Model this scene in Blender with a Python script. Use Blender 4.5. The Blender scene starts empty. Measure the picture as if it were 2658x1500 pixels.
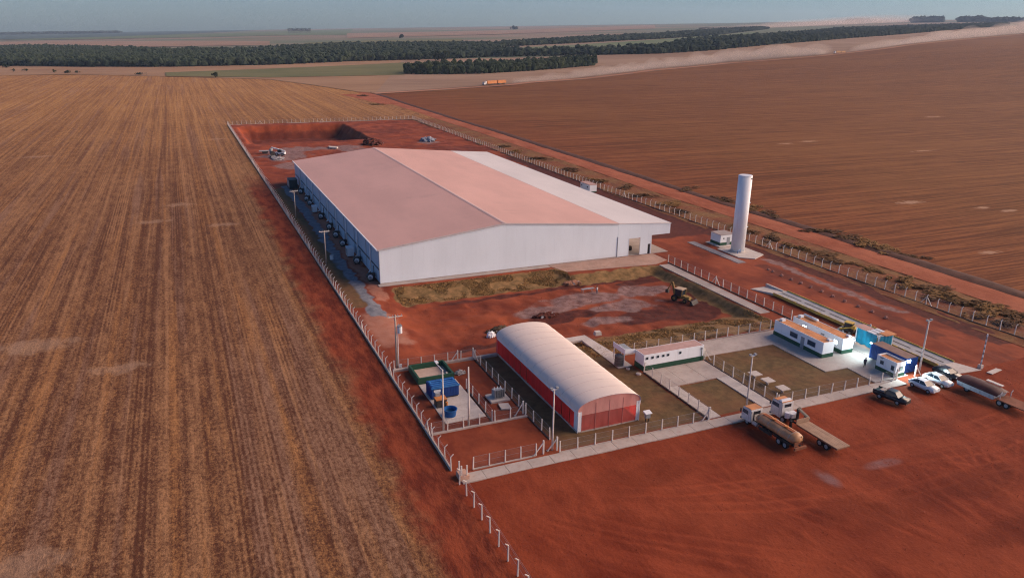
import bpy, bmesh, math, random
import numpy as np
from mathutils import Vector, Matrix
random.seed(7); rng = np.random.default_rng(11)
R = math.radians
SC = bpy.context.scene
COL = SC.collection

# ------------------------------------------------------------------ camera
cam_d = bpy.data.cameras.new('camera'); cam = bpy.data.objects.new('camera', cam_d); COL.objects.link(cam)
cam_d.sensor_width = 36.0; cam_d.lens = 26.677; cam_d.clip_start = 0.5; cam_d.clip_end = 60000
cam.matrix_world = Matrix(((0.91930956, 0.11474413, -0.37643553, 0.0),
                           (-0.39335186, 0.29711266, -0.87005654, 0.0),
                           (0.01200988, 0.94792292, 0.31827332, 50.0),
                           (0, 0, 0, 1)))
SC.camera = cam

# ------------------------------------------------------------------ sky, sun, exposure
SUN_EL, SUN_AZ = 14.0, 102.0          # degrees above the horizon; compass angle from +Y towards +X
w = bpy.data.worlds.new('World'); SC.world = w; w.use_nodes = True
wn = w.node_tree; bg = wn.nodes['Background']
sky = wn.nodes.new('ShaderNodeTexSky'); sky.sky_type = 'NISHITA'; sky.sun_disc = False
sky.sun_elevation = R(SUN_EL); sky.sun_rotation = R(SUN_AZ); sky.altitude = 600
sky.air_density = 1.0; sky.dust_density = 1.1; sky.ozone_density = 2.0
tint = wn.nodes.new('ShaderNodeMix'); tint.data_type = 'RGBA'; tint.blend_type = 'MULTIPLY'; tint.inputs[0].default_value = 1.0
tint.inputs[7].default_value = (0.58, 0.78, 1.10, 1)   # clear bluish dusk air
wn.links.new(sky.outputs[0], tint.inputs[6]); wn.links.new(tint.outputs[2], bg.inputs[0]); bg.inputs[1].default_value = 0.055
sl = bpy.data.lights.new('sun', 'SUN'); so = bpy.data.objects.new('sun', sl); COL.objects.link(so)
sl.energy = 4.8; sl.angle = R(76); sl.color = (1.0, 0.70, 0.50)
sv = Vector((math.sin(R(SUN_AZ)) * math.cos(R(SUN_EL)), math.cos(R(SUN_AZ)) * math.cos(R(SUN_EL)), math.sin(R(SUN_EL))))
so.rotation_euler = sv.to_track_quat('Z', 'Y').to_euler()
so.location = (200, 0, 120)
SC.view_settings.view_transform = 'Standard'; SC.view_settings.look = 'None'
SC.view_settings.gamma = 1.0; SC.view_settings.use_curve_mapping = False
SC.view_settings.exposure = 1.0
SC.cycles.use_denoising = True; SC.cycles.denoising_prefilter = 'NONE'; SC.cycles.filter_width = 1.15
SC.cycles.max_bounces = 6; SC.cycles.volume_bounces = 0; SC.cycles.transparent_max_bounces = 24

# ------------------------------------------------------------------ node helpers and materials
class NT:
    def __init__(s, name):
        m = bpy.data.materials.new(name); m.use_nodes = True
        s.m = m; s.t = m.node_tree; s.n = s.t.nodes; s.n.clear()
        s.out = s.n.new('ShaderNodeOutputMaterial'); s.b = s.n.new('ShaderNodeBsdfPrincipled')
        s.t.links.new(s.b.outputs[0], s.out.inputs[0])
    def put(s, sock, v):
        if v is None: return
        if isinstance(v, bpy.types.NodeSocket): s.t.links.new(v, sock)
        elif isinstance(v, (tuple, list)) and len(v) == 3 and sock.type == 'RGBA': sock.default_value = (*v, 1)
        else: sock.default_value = v
    def math(s, op, a, b=None, c=None, clamp=False):
        n = s.n.new('ShaderNodeMath'); n.operation = op; n.use_clamp = clamp
        s.put(n.inputs[0], a); s.put(n.inputs[1], b); s.put(n.inputs[2], c); return n.outputs[0]
    def pos(s): return s.n.new('ShaderNodeNewGeometry').outputs['Position']
    def nrm(s): return s.n.new('ShaderNodeNewGeometry').outputs['Normal']
    def obj(s): return s.n.new('ShaderNodeTexCoord').outputs['Object']
    def sep(s, v):
        n = s.n.new('ShaderNodeSeparateXYZ'); s.put(n.inputs[0], v); return n.outputs
    def comb(s, x, y, z):
        n = s.n.new('ShaderNodeCombineXYZ'); s.put(n.inputs[0], x); s.put(n.inputs[1], y); s.put(n.inputs[2], z); return n.outputs[0]
    def vmul(s, v, k):
        n = s.n.new('ShaderNodeVectorMath'); n.operation = 'MULTIPLY'; s.put(n.inputs[0], v); n.inputs[1].default_value = k; return n.outputs[0]
    def noise(s, v, scale, detail=3, rough=0.6, dist=0.0):
        n = s.n.new('ShaderNodeTexNoise'); s.put(n.inputs['Vector'], v)
        n.inputs['Scale'].default_value = scale; n.inputs['Detail'].default_value = detail
        n.inputs['Roughness'].default_value = rough; n.inputs['Distortion'].default_value = dist; return n.outputs[0]
    def ramp(s, f, a, b):      # linear a..b -> 0..1 clamped, smooth
        n = s.n.new('ShaderNodeMapRange'); n.interpolation_type = 'SMOOTHSTEP'
        s.put(n.inputs[0], f); n.inputs[1].default_value = a; n.inputs[2].default_value = b; return n.outputs[0]
    def mix(s, f, a, b, mode='MIX'):
        n = s.n.new('ShaderNodeMix'); n.data_type = 'RGBA'; n.blend_type = mode
        s.put(n.inputs[0], f); s.put(n.inputs[6], a); s.put(n.inputs[7], b); return n.outputs[2]
    def attr(s, name):
        n = s.n.new('ShaderNodeAttribute'); n.attribute_name = name; return n.outputs
    def bump(s, h, strength=0.5, dist=0.1):
        n = s.n.new('ShaderNodeBump'); n.inputs['Strength'].default_value = strength; n.inputs['Distance'].default_value = dist
        s.put(n.inputs['Height'], h); s.t.links.new(n.outputs[0], s.b.inputs['Normal'])
    def fin(s, col, rough=0.8, spec=0.3, metal=0.0):
        s.put(s.b.inputs['Base Color'], col); s.put(s.b.inputs['Roughness'], rough)
        s.b.inputs['Specular IOR Level'].default_value = spec; s.b.inputs['Metallic'].default_value = metal; return s.m

def mulc(c, k): return tuple(min(1, x * k) for x in c)
DUST = (0.30, 0.11, 0.065)
MATS = {}
def mat(name, col, rough=0.7, var=0.10, scale=0.6, dust=0.15, spec=0.3, metal=0.0, streak=0.0):
    if name in MATS: return MATS[name]
    t = NT(name); p = t.pos()
    n1 = t.noise(p, scale, 4); n2 = t.noise(p, scale * 6, 3)
    c = t.mix(t.ramp(n1, 0.3, 0.7), mulc(col, 1 - var), mulc(col, 1 + var))
    if dust:
        d = t.math('MULTIPLY', t.ramp(n2, 0.45, 0.75), dust)
        c = t.mix(d, c, DUST)
    if streak:
        st = t.noise(t.vmul(p, (1.5, 1.5, 0.12)), 2.0, 3)
        c = t.mix(t.math('MULTIPLY', t.ramp(st, 0.5, 0.75), streak), c, DUST)
    MATS[name] = t.fin(c, rough, spec, metal); return MATS[name]

white_wall = mat('white_paint', (0.80, 0.85, 0.90), 0.6, 0.03, 0.2, 0.02, streak=0.10)
white_metal = mat('white_metal', (0.70, 0.74, 0.79), 0.45, 0.03, 0.3, 0.03)
concrete = mat('concrete', (0.42, 0.37, 0.34), 0.85, 0.12, 0.35, 0.25)
concrete_pale = mat('concrete_pale', (0.52, 0.48, 0.45), 0.85, 0.10, 0.5, 0.18)
post_mat = mat('post_concrete', (0.66, 0.62, 0.58), 0.8, 0.08, 1.0, 0.10)
green_paint = mat('green_paint', (0.015, 0.075, 0.045), 0.6, 0.15, 0.8, 0.08)
blue_paint = mat('blue_paint', (0.01, 0.055, 0.24), 0.45, 0.15, 0.7, 0.04)
blue_light = mat('blue_light', (0.04, 0.18, 0.45), 0.4, 0.1, 0.7, 0.03)
cyan_tarp = mat('cyan_tarp', (0.01, 0.22, 0.36), 0.55, 0.2, 0.8, 0.02)
dark_metal = mat('dark_metal', (0.035, 0.034, 0.036), 0.6, 0.2, 1.0, 0.10)
black_rubber = mat('rubber', (0.018, 0.017, 0.017), 0.85, 0.15, 1.5, 0.20)
steel = mat('galvanised_steel', (0.36, 0.38, 0.40), 0.45, 0.1, 1.0, 0.06, metal=0.5)
grey_paint = mat('grey_paint', (0.28, 0.31, 0.34), 0.6, 0.1, 0.8, 0.08)
yellow_paint = mat('yellow_paint', (0.58, 0.40, 0.09), 0.6, 0.15, 1.0, 0.12)
dirty_yellow = mat('dirty_yellow', (0.26, 0.17, 0.05), 0.75, 0.25, 1.2, 0.4)
orange_paint = mat('orange_paint', (0.52, 0.20, 0.06), 0.55, 0.12, 0.5, 0.10)
orange_roof = mat('dusty_orange_roof', (0.56, 0.25, 0.11), 0.8, 0.18, 0.6, 0.3)
pink_roof = mat('dusty_pink_roof', (0.47, 0.31, 0.28), 0.8, 0.12, 0.5, 0.3)
maroon = mat('maroon_tarp', (0.05, 0.012, 0.014), 0.6, 0.2, 1.0, 0.10)
wood_deck = mat('deck_boards', (0.34, 0.23, 0.16), 0.8, 0.15, 1.0, 0.2)
dark_earth = mat('dark_earth', (0.085, 0.022, 0.016), 0.95, 0.3, 1.2, 0.2)
rubble_mat = mat('rubble', (0.30, 0.29, 0.30), 0.9, 0.3, 1.0, 0.25)
car_white = mat('car_white', (0.70, 0.74, 0.78), 0.3, 0.03, 0.8, 0.10, spec=0.5)
car_dark = mat('car_dark', (0.02, 0.022, 0.028), 0.3, 0.1, 0.5, 0.06, spec=0.5)
car_green = mat('car_green', (0.015, 0.05, 0.035), 0.35, 0.1, 0.5, 0.08, spec=0.5)
tan_tarp = mat('tan_tarp', (0.45, 0.35, 0.25), 0.85, 0.2, 0.9, 0.1)
skin = mat('skin', (0.30, 0.17, 0.11), 0.6, 0.05, 3, 0)
wood_pole = mat('pole_concrete', (0.40, 0.35, 0.31), 0.85, 0.1, 0.8, 0.1)
bark = mat('bark', (0.10, 0.07, 0.05), 0.9, 0.2, 1.0, 0)

def glass_mat(name, col, rough=0.08):
    t = NT(name); MATS[name] = t.fin(col, rough, 0.6); return MATS[name]
glass = glass_mat('dark_glass', (0.012, 0.022, 0.035), .22)
glass_blue = glass_mat('blue_glass', (0.02, 0.05, 0.09))
def emis(name, col, k):
    t = NT(name); t.fin(col); t.put(t.b.inputs['Emission Color'], col); t.b.inputs['Emission Strength'].default_value = k; return t.m
lamp_glow = emis('lamp_glow', (0.75, 0.95, 1.0), 30.0)
window_glow = emis('lit_window', (0.75, 0.92, 1.0), 1.3)

def wire_mesh_mat():
    t = NT('chain_link'); tr = t.n.new('ShaderNodeBsdfTransparent'); mx = t.n.new('ShaderNodeMixShader')
    n = t.noise(t.pos(), 3.0, 2)
    t.put(mx.inputs[0], t.math('MULTIPLY_ADD', n, 0.16, 0.05))
    t.t.links.new(tr.outputs[0], mx.inputs[1]); t.t.links.new(t.b.outputs[0], mx.inputs[2])
    t.t.links.new(mx.outputs[0], t.out.inputs[0]); return t.fin((0.22, 0.20, 0.20), 0.7)
chain_link = wire_mesh_mat()
def red_mesh_mat(name, alpha, col):
    t = NT(name); tr = t.n.new('ShaderNodeBsdfTransparent'); mx = t.n.new('ShaderNodeMixShader'); tl = t.n.new('ShaderNodeBsdfTranslucent'); m2 = t.n.new('ShaderNodeMixShader')
    tl.inputs[0].default_value = (*col, 1); tr.inputs[0].default_value = (1, .55, .5, 1)
    m2.inputs[0].default_value = 0.45
    t.t.links.new(t.b.outputs[0], m2.inputs[1]); t.t.links.new(tl.outputs[0], m2.inputs[2])
    mx.inputs[0].default_value = alpha
    t.t.links.new(tr.outputs[0], mx.inputs[1]); t.t.links.new(m2.outputs[0], mx.inputs[2])
    t.t.links.new(mx.outputs[0], t.out.inputs[0])
    n = t.noise(t.vmul(t.pos(), (1, 1, .3)), 1.2, 3)
    return t.fin(t.mix(t.ramp(n, .3, .7), mulc(col, .8), mulc(col, 1.15)), 0.7)
red_side = red_mesh_mat('red_side_curtain', 0.88, (0.66, 0.055, 0.055))
red_front = red_mesh_mat('red_front_mesh', 0.55, (0.88, 0.26, 0.23))
pink_gable = red_mesh_mat('pink_gable_film', 0.94, (0.95, 0.50, 0.45))

def roof_mat(name, col, rough=0.38, rib=None, spec=0.5, dusty=0.25):
    t = NT(name); p = t.pos(); s = t.sep(p)
    n1 = t.noise(t.vmul(p, (1, .35, 1)), 0.10, 4); n2 = t.noise(t.vmul(p, (.3, 1.2, 1)), 0.5, 4)
    c = t.mix(t.ramp(n1, .3, .7), mulc(col, .93), mulc(col, 1.06))
    c = t.mix(t.math('MULTIPLY', t.ramp(n2, .5, .8), dusty), c, mulc(col, 0.80))
    st = t.noise(t.vmul(p, (.06, 3.0, .06)), 1.0, 3)
    c = t.mix(t.math('MULTIPLY', t.ramp(st, .45, .7), .07), c, mulc(col, 1.2))
    st2 = t.noise(t.vmul(p, (.5, 1.0, 1)), .12, 5, .6)
    c = t.mix(t.math('MULTIPLY', t.ramp(st2, .60, .72), .20), c, mulc(col, .62))
    lap = t.ramp(t.math('SINE', t.math('MULTIPLY', s[1], 2 * math.pi / 2.0)), .93, .99)
    c = t.mix(t.math('MULTIPLY', lap, .05), c, mulc(col, .6))
    if rib:
        wv = t.math('SINE', t.math('MULTIPLY', s[rib[0]], 2 * math.pi / rib[1])); t.bump(wv, .25, .04)
    return t.fin(c, rough, spec)
roof_pink = roof_mat('roof_dusty_pink', (0.67, 0.405, 0.335), 0.55, (1, 0.5))
roof_salmon = roof_pink
roof_white = roof_mat('roof_new_white', (0.74, 0.69, 0.65), 0.45, (1, 0.5), dusty=.1)
tunnel_fabric = roof_mat('tunnel_fabric', (0.74, 0.64, 0.58), 0.7, None, .35)
def clad_mat(name, col, ax, per):
    t = NT(name); p = t.pos(); s = t.sep(p)
    n1 = t.noise(t.vmul(p, (1, 1, .3)), 0.25, 3)
    c = t.mix(t.ramp(n1, .3, .7), mulc(col, .97), mulc(col, 1.03))
    low = t.ramp(s[2], 1.6, 0.0)
    c = t.mix(t.math('MULTIPLY', t.math('MULTIPLY', low, t.noise(p, 1.5, 3)), .16), c, DUST)
    t.bump(t.math('SINE', t.math('MULTIPLY', s[ax], 2 * math.pi / per)), .04, .02)
    return t.fin(c, .5, .35)
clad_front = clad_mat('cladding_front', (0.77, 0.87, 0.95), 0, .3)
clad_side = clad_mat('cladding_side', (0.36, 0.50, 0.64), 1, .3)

# ------------------------------------------------------------------ mesh and object helpers
class MB:
    def __init__(s): s.v = []; s.f = []
    def add(s, vs, fs):
        o = len(s.v); s.v += [tuple(v) for v in vs]; s.f += [tuple(i + o for i in f) for f in fs]; return s
    def box(s, x0, x1, y0, y1, z0, z1):
        return s.add([(x0, y0, z0), (x1, y0, z0), (x1, y1, z0), (x0, y1, z0), (x0, y0, z1), (x1, y0, z1), (x1, y1, z1), (x0, y1, z1)],
                     [(3, 2, 1, 0), (4, 5, 6, 7), (0, 1, 5, 4), (1, 2, 6, 5), (2, 3, 7, 6), (3, 0, 4, 7)])
    def hexa(s, a, b):     # two quads (bottom, top)
        return s.add(list(a) + list(b), [(3, 2, 1, 0), (4, 5, 6, 7), (0, 1, 5, 4), (1, 2, 6, 5), (2, 3, 7, 6), (3, 0, 4, 7)])
    def prism(s, poly, z0, z1):
        n = len(poly)
        return s.add([(x, y, z0) for x, y in poly] + [(x, y, z1) for x, y in poly],
                     [tuple(range(n))[::-1], tuple(range(n, 2 * n))] + [(i, (i + 1) % n, (i + 1) % n + n, i + n) for i in range(n)])
    def prof(s, poly, x0, x1, taper=None):     # (y,z) profile extruded along x
        n = len(poly)
        return s.add([(x0, y, z) for y, z in poly] + [(x1, y, z) for y, z in poly],
                     [tuple(range(n)), tuple(range(n, 2 * n))[::-1]] + [(i, i + n, (i + 1) % n + n, (i + 1) % n) for i in range(n)])
    def profy(s, poly, y0, y1):     # (x,z) profile extruded along y
        n = len(poly)
        return s.add([(x, y0, z) for x, z in poly] + [(x, y1, z) for x, z in poly],
                     [tuple(range(n)), tuple(range(n, 2 * n))[::-1]] + [(i, i + n, (i + 1) % n + n, (i + 1) % n) for i in range(n)])
    def cyl(s, p0, p1, r0, r1=None, n=10, cap=True):
        r1 = r0 if r1 is None else r1
        p0 = Vector(p0); p1 = Vector(p1); d = (p1 - p0).normalized()
        u = d.orthogonal().normalized(); v = d.cross(u)
        vs = [p0 + (u * math.cos(2 * math.pi * i / n) + v * math.sin(2 * math.pi * i / n)) * r0 for i in range(n)]
        vs += [p1 + (u * math.cos(2 * math.pi * i / n) + v * math.sin(2 * math.pi * i / n)) * r1 for i in range(n)]
        fs = [(i, (i + 1) % n, (i + 1) % n + n, i + n) for i in range(n)]
        if cap: fs += [tuple(range(n))[::-1], tuple(range(n, 2 * n))]
        return s.add(vs, fs)
    def tube(s, pts, r, n=8):
        for a, b in zip(pts[:-1], pts[1:]): s.cyl(a, b, r, r, n)
        return s
    def build(s, name, m, parent=None, org=None, smooth=False, bevel=0.0):
        me = bpy.data.meshes.new(name)
        v = np.array(s.v, dtype=float)
        if org is None and parent is not None:
            q = parent
            org = Vector((0, 0, 0))
            if parent.get('_world'):
                while q is not None: org = org + q.location; q = q.parent
        if org is not None: v = v - np.array(org)
        me.from_pydata([tuple(a) for a in v], [], s.f)
        if bevel:
            bm = bmesh.new(); bm.from_mesh(me); bmesh.ops.remove_doubles(bm, verts=bm.verts, dist=1e-5)
            bmesh.ops.bevel(bm, geom=[e for e in bm.edges if len(e.link_faces) == 2 and e.calc_face_angle(0) > 0.5], offset=bevel, segments=2, affect='EDGES', clamp_overlap=True)
            bm.to_mesh(me); bm.free()
        me.materials.append(m)
        if smooth:
            me.shade_smooth()
        o = bpy.data.objects.new(name, me); COL.objects.link(o)
        if parent is not None:
            o.parent = parent
            if parent.get('_world'): o['_world'] = 1
        return o

def tag(o, label=None, cat=None, group=None, kind=None):
    if label: o['label'] = label
    if cat: o['category'] = cat
    if group: o['group'] = group
    if kind: o['kind'] = kind
    return o
def thing(name, label, cat, loc, group=None, rz=0.0, world=True):
    o = bpy.data.objects.new(name, None); COL.objects.link(o); o.location = loc; o.rotation_euler.z = rz
    o.empty_display_size = 0.5
    if world and rz == 0: o['_world'] = 1
    return tag(o, label, cat, group)
def copy_tree(o, parent=None):
    c = o.copy(); COL.objects.link(c); c.parent = parent
    for ch in o.children: copy_tree(ch, c)
    return c
def mesh_np(name, verts, faces, m, smooth=True, kind=None):
    me = bpy.data.meshes.new(name)
    verts = np.asarray(verts, dtype=np.float32); faces = np.asarray(faces, dtype=np.int32)
    k = faces.shape[1]
    me.vertices.add(len(verts)); me.vertices.foreach_set('co', verts.ravel())
    me.loops.add(faces.size); me.loops.foreach_set('vertex_index', faces.ravel())
    me.polygons.add(len(faces)); me.polygons.foreach_set('loop_start', np.arange(0, faces.size, k, dtype=np.int32))
    me.update(calc_edges=True)
    me.polygons.foreach_set('use_smooth', np.full(len(faces), smooth))
    me.materials.append(m)
    o = bpy.data.objects.new(name, me); COL.objects.link(o)
    if kind: o['kind'] = kind
    return o

def ss(t): t = np.clip(t, 0, 1); return t * t * (3 - 2 * t)
def terrain(x, y):
    r = np.hypot(np.asarray(x) - 80.0, np.asarray(y) - 250.0)
    return ss((r - 350) / 1150) * (0.0275 * (x - 80.0) - 0.0016 * (y - 250.0) + 50 * (r / 9000))
_perm = rng.random((256, 256))
def vnoise(x, y, s):
    x = np.asarray(x) / s; y = np.asarray(y) / s
    xi = np.floor(x).astype(int); yi = np.floor(y).astype(int); fx = x - xi; fy = y - yi
    fx = fx * fx * (3 - 2 * fx); fy = fy * fy * (3 - 2 * fy)
    g = lambda a, b: _perm[a % 256, b % 256]
    return (g(xi, yi) * (1 - fx) + g(xi + 1, yi) * fx) * (1 - fy) + (g(xi, yi + 1) * (1 - fx) + g(xi + 1, yi + 1) * fx) * fy
def lattice_faces(nx, ny):
    i = np.arange(nx - 1)[None, :] + np.arange(ny - 1)[:, None] * nx
    i = i.ravel(); return np.stack([i, i + 1, i + 1 + nx, i + nx], 1)

# ------------------------------------------------------------------ ground materials
def spots(t, p, lst, edge=.35):
    s = t.sep(p); n = t.noise(t.vmul(p, (1, .6, 1)), .5, 5, .65); tot = None
    for cx, cy, rx, ry in lst:
        dx = t.math('DIVIDE', t.math('SUBTRACT', s[0], cx), rx); dy = t.math('DIVIDE', t.math('SUBTRACT', s[1], cy), ry)
        d = t.math('SQRT', t.math('ADD', t.math('MULTIPLY', dx, dx), t.math('MULTIPLY', dy, dy)))
        m = t.ramp(t.math('ADD', d, t.math('MULTIPLY', t.math('SUBTRACT', n, .5), 3.0)), 1.25, .35)
        tot = m if tot is None else t.math('MAXIMUM', tot, m)
    return tot
def field_left_mat():
    t = NT('stubble_field'); p = t.pos(); s = t.sep(p)
    wob = t.math('MULTIPLY', t.math('SUBTRACT', t.noise(t.vmul(p, (1, .4, 1)), .006, 2), .5), 3.0)
    x = t.math('ADD', s[0], wob)
    def line(k, z, ky=.006, det=2): return t.math('SUBTRACT', t.noise(t.comb(t.math('MULTIPLY', x, k), t.math('MULTIPLY', s[1], ky), z), 1.0, det, .55), .5)
    fine = t.math('SUBTRACT', t.noise(t.vmul(p, (1, .7, 1)), 1.9, 4, .75), .5)
    mid = t.math('SUBTRACT', t.noise(t.vmul(p, (1, .30, 1)), .55, 4, .7), .5)
    big = t.math('SUBTRACT', t.noise(p, .016, 3), .5)
    l1 = line(1.25, 0.0, .012); l2 = line(.42, 4.0, .003); l3 = line(.13, 8.0, .0012); l4 = line(.045, 12.0, .0008)
    rows = t.math('SINE', t.math('MULTIPLY', x, 2 * math.pi / .62))
    far = t.ramp(s[1], 150, 700)
    tiny = t.math('SUBTRACT', t.noise(t.vmul(p, (1, .8, 1)), 4.5, 3, .7), .5)
    f = t.math('ADD', t.math('MULTIPLY', fine, 2.6), t.math('MULTIPLY', mid, 1.5)); f = t.math('MULTIPLY_ADD', tiny, 1.6, f)
    for l, k in ((l1, 1.4), (l2, 1.2), (l3, .65), (l4, .25), (big, .6)): f = t.math('MULTIPLY_ADD', l, k, f)
    f = t.math('MULTIPLY_ADD', t.math('MULTIPLY', rows, t.ramp(line(.2, 21.0), .02, .12)), .20, f)
    f = t.math('ADD', f, .46, clamp=True)
    straw = t.mix(far, (0.36, 0.190, 0.092), (0.47, 0.255, 0.098))
    straw = t.mix(t.ramp(line(.5, 30.0), .0, .13), straw, t.mix(far, (0.38, 0.185, 0.075), (0.50, 0.265, 0.095)))
    straw = t.mix(t.ramp(line(.33, 40.0), .04, .14), straw, t.mix(far, (0.30, 0.170, 0.105), (0.40, 0.225, 0.115)))
    soil = t.mix(far, (0.100, 0.041, 0.023), (0.205, 0.093, 0.040))
    c = t.mix(f, soil, straw)
    c = t.mix(t.math('MULTIPLY', spots(t, p, [(-3.3, 246, 4, 2.6), (-10, 225.4, 5, 2.0), (-27, 138, 7, 4.0), (-13, 123.3, 4.5, 2.2), (-19.5, 75.5, 5, 2.6), (-56, 363, 7, 3), (15.2, 398, 5, 2.5), (7.3, 215.5, 4, 2)]), .36), c, (0.47, 0.32, 0.22))
    ed = t.math('ADD', s[0], t.math('MULTIPLY', t.math('SUBTRACT', t.noise(p, .12, 4), .5), 9.0))
    red = t.math('MULTIPLY', t.ramp(ed, 17.0, 20.5), t.ramp(s[1], 300, 250))
    redc = t.mix(t.ramp(mid, -.15, .15), (0.13, 0.026, 0.014), (0.27, 0.062, 0.027))
    c = t.mix(red, c, redc)
    t.bump(t.math('ADD', fine, t.math('MULTIPLY', mid, .8)), .7, .20)
    return t.fin(c, .95, .1)
def field_right_mat():
    t = NT('ploughed_field'); p = t.pos(); s = t.sep(p)
    y = t.math('ADD', s[1], t.math('MULTIPLY', t.math('SUBTRACT', t.noise(p, .003, 1), .5), 16.0))
    def line(k, z, kx=.008, det=2): return t.math('SUBTRACT', t.noise(t.comb(t.math('MULTIPLY', s[0], kx), t.math('MULTIPLY', y, k), z), 1.0, det, .6), .5)
    cl = t.math('SUBTRACT', t.noise(t.vmul(p, (.5, 1.2, 1)), 1.0, 4, .7), .5); big = t.math('SUBTRACT', t.noise(t.vmul(p, (.5, 1.3, 1)), .009, 3), .5)
    f = t.math('MULTIPLY', cl, 1.0)
    for l, k in ((line(1.3, 0.0, .05), 2.6), (line(.42, 5.0, .012), 2.4), (line(.2, 9.0, .006), .8), (line(.035, 14.0, .002), .3), (big, .6)): f = t.math('MULTIPLY_ADD', l, k, f)
    f = t.math('ADD', f, .48, clamp=True)
    c = t.mix(f, (0.108, 0.038, 0.013), (0.245, 0.100, 0.034))
    c = t.mix(t.math('MULTIPLY', t.ramp(big, .0, .16), .35), c, (0.21, 0.092, 0.032))
    red = t.math('MULTIPLY', t.ramp(t.math('ADD', s[0], t.math('MULTIPLY', t.noise(p, .06, 3), 60)), 270, 190), .55)
    c = t.mix(red, c, t.mix(t.ramp(f, .2, .8), (0.13, 0.036, 0.015), (0.26, 0.085, 0.034)))
    c = t.mix(t.math('MULTIPLY', spots(t, p, [(214, 171, 5, 2.2), (229, 157, 3, 1.3), (232.5, 151, 3.5, 1.2), (181, 120, 3.4, 1.4), (275, 296, 4, 2), (293, 299, 5, 2.4), (321, 255, 8, 1.4), (470, 370, 8, 3)]), .65), c, (0.47, 0.30, 0.20))
    t.bump(t.math('ADD', line(1.1, 0.0, .05), cl), .6, .2)
    return t.fin(c, .95, .1)
def dirt_mat(name, a, b, tracks=False):
    t = NT(name); p = t.pos()
    n1 = t.noise(p, .07, 4, .6); n2 = t.noise(p, .5, 4, .6); n3 = t.noise(t.vmul(p, (1.2, .35, 1)), .35, 4, .6, .6)
    c = t.mix(t.ramp(n1, .3, .7), a, b)
    c = t.mix(t.math('MULTIPLY', t.ramp(n3, .42, .68), .45), c, mulc(b, 1.22))
    c = t.mix(t.math('MULTIPLY', t.ramp(n2, .5, .75), .30), c, mulc(a, .72))
    if tracks:
        z = t.attr('zone')[0]; zs = t.sep(z)
        c = t.mix(t.math('MULTIPLY', zs[0], t.math('MULTIPLY_ADD', n2, .6, .30)), c, mulc(b, 1.5))
        c = t.mix(t.math('MULTIPLY', zs[1], .75), c, mulc(a, .55))
        c = t.mix(t.math('MULTIPLY', zs[2], t.ramp(n2, .2, .6)), c, (0.22, 0.16, 0.17))
    n4 = t.noise(p, 2.6, 5, .7)
    c = t.mix(t.math('MULTIPLY', t.ramp(n4, .52, .72), .35), c, mulc(a, .6)); c = t.mix(t.math('MULTIPLY', t.ramp(n4, .44, .3), .25), c, mulc(b, 1.3))
    t.bump(t.math('ADD', t.math('ADD', n2, n3), n4), .6, .14)
    return t.fin(c, .95, .1)
def compound_mat():
    t = NT('compound_earth'); p = t.pos()
    a = (0.150, 0.027, 0.012); b = (0.285, 0.066, 0.026)
    n1 = t.noise(p, .10, 4, .6); n2 = t.noise(p, .7, 5, .65); n3 = t.noise(t.vmul(p, (1.0, .4, 1)), .3, 4, .6, .5)
    c = t.mix(t.ramp(n1, .3, .7), a, b)
    c = t.mix(t.math('MULTIPLY', t.ramp(n3, .45, .7), .5), c, mulc(b, 1.25))
    c = t.mix(t.math('MULTIPLY', t.ramp(n2, .5, .75), .3), c, mulc(a, .7))
    z1 = t.sep(t.attr('zone')[0]); z2 = t.sep(t.attr('zone_b')[0])
    def m(z, lo=.25, hi=.75): return t.ramp(t.math('ADD', z, t.math('MULTIPLY', t.math('SUBTRACT', n2, .5), .5)), lo, hi)
    gr = t.mix(t.ramp(n2, .3, .7), (0.088, 0.058, 0.026), (0.165, 0.105, 0.046))
    gr = t.mix(t.math('MULTIPLY', t.ramp(n1, .4, .65), .5), gr, (0.20, 0.085, 0.042))
    ys = t.mix(t.ramp(n2, .3, .7), (0.13, 0.085, 0.034), (0.30, 0.175, 0.075))
    gv = t.mix(t.ramp(n2, .3, .7), (0.14, 0.085, 0.08), (0.30, 0.205, 0.195))
    asf = t.mix(t.ramp(n2, .3, .7), (0.12, 0.13, 0.16), (0.22, 0.23, 0.26))
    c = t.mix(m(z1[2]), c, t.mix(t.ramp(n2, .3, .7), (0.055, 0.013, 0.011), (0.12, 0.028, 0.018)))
    c = t.mix(t.math('MULTIPLY', m(z2[0]), .75), c, (0.42, 0.22, 0.16))
    c = t.mix(t.math('MULTIPLY', m(z1[1]), .85), c, gv)
    c = t.mix(m(z2[1]), c, asf)
    c = t.mix(m(z1[0]), c, gr)
    c = t.mix(m(z2[2]), c, ys)
    t.bump(t.math('ADD', n2, n3), .6, .12)
    return t.fin(c, .92, .2)
def far_field(name, a, b, sc=.01):
    t = NT(name); p = t.pos()
    n1 = t.noise(t.vmul(p, (.6, 1, 1)), sc, 4); n2 = t.noise(t.vmul(p, (.12, 1, 1)), sc * 6, 3)
    c = t.mix(t.ramp(n1, .3, .7), a, b); c = t.mix(t.math('MULTIPLY', t.ramp(n2, .4, .7), .35), c, mulc(b, 1.15))
    return t.fin(c, .95, .05)

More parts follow.
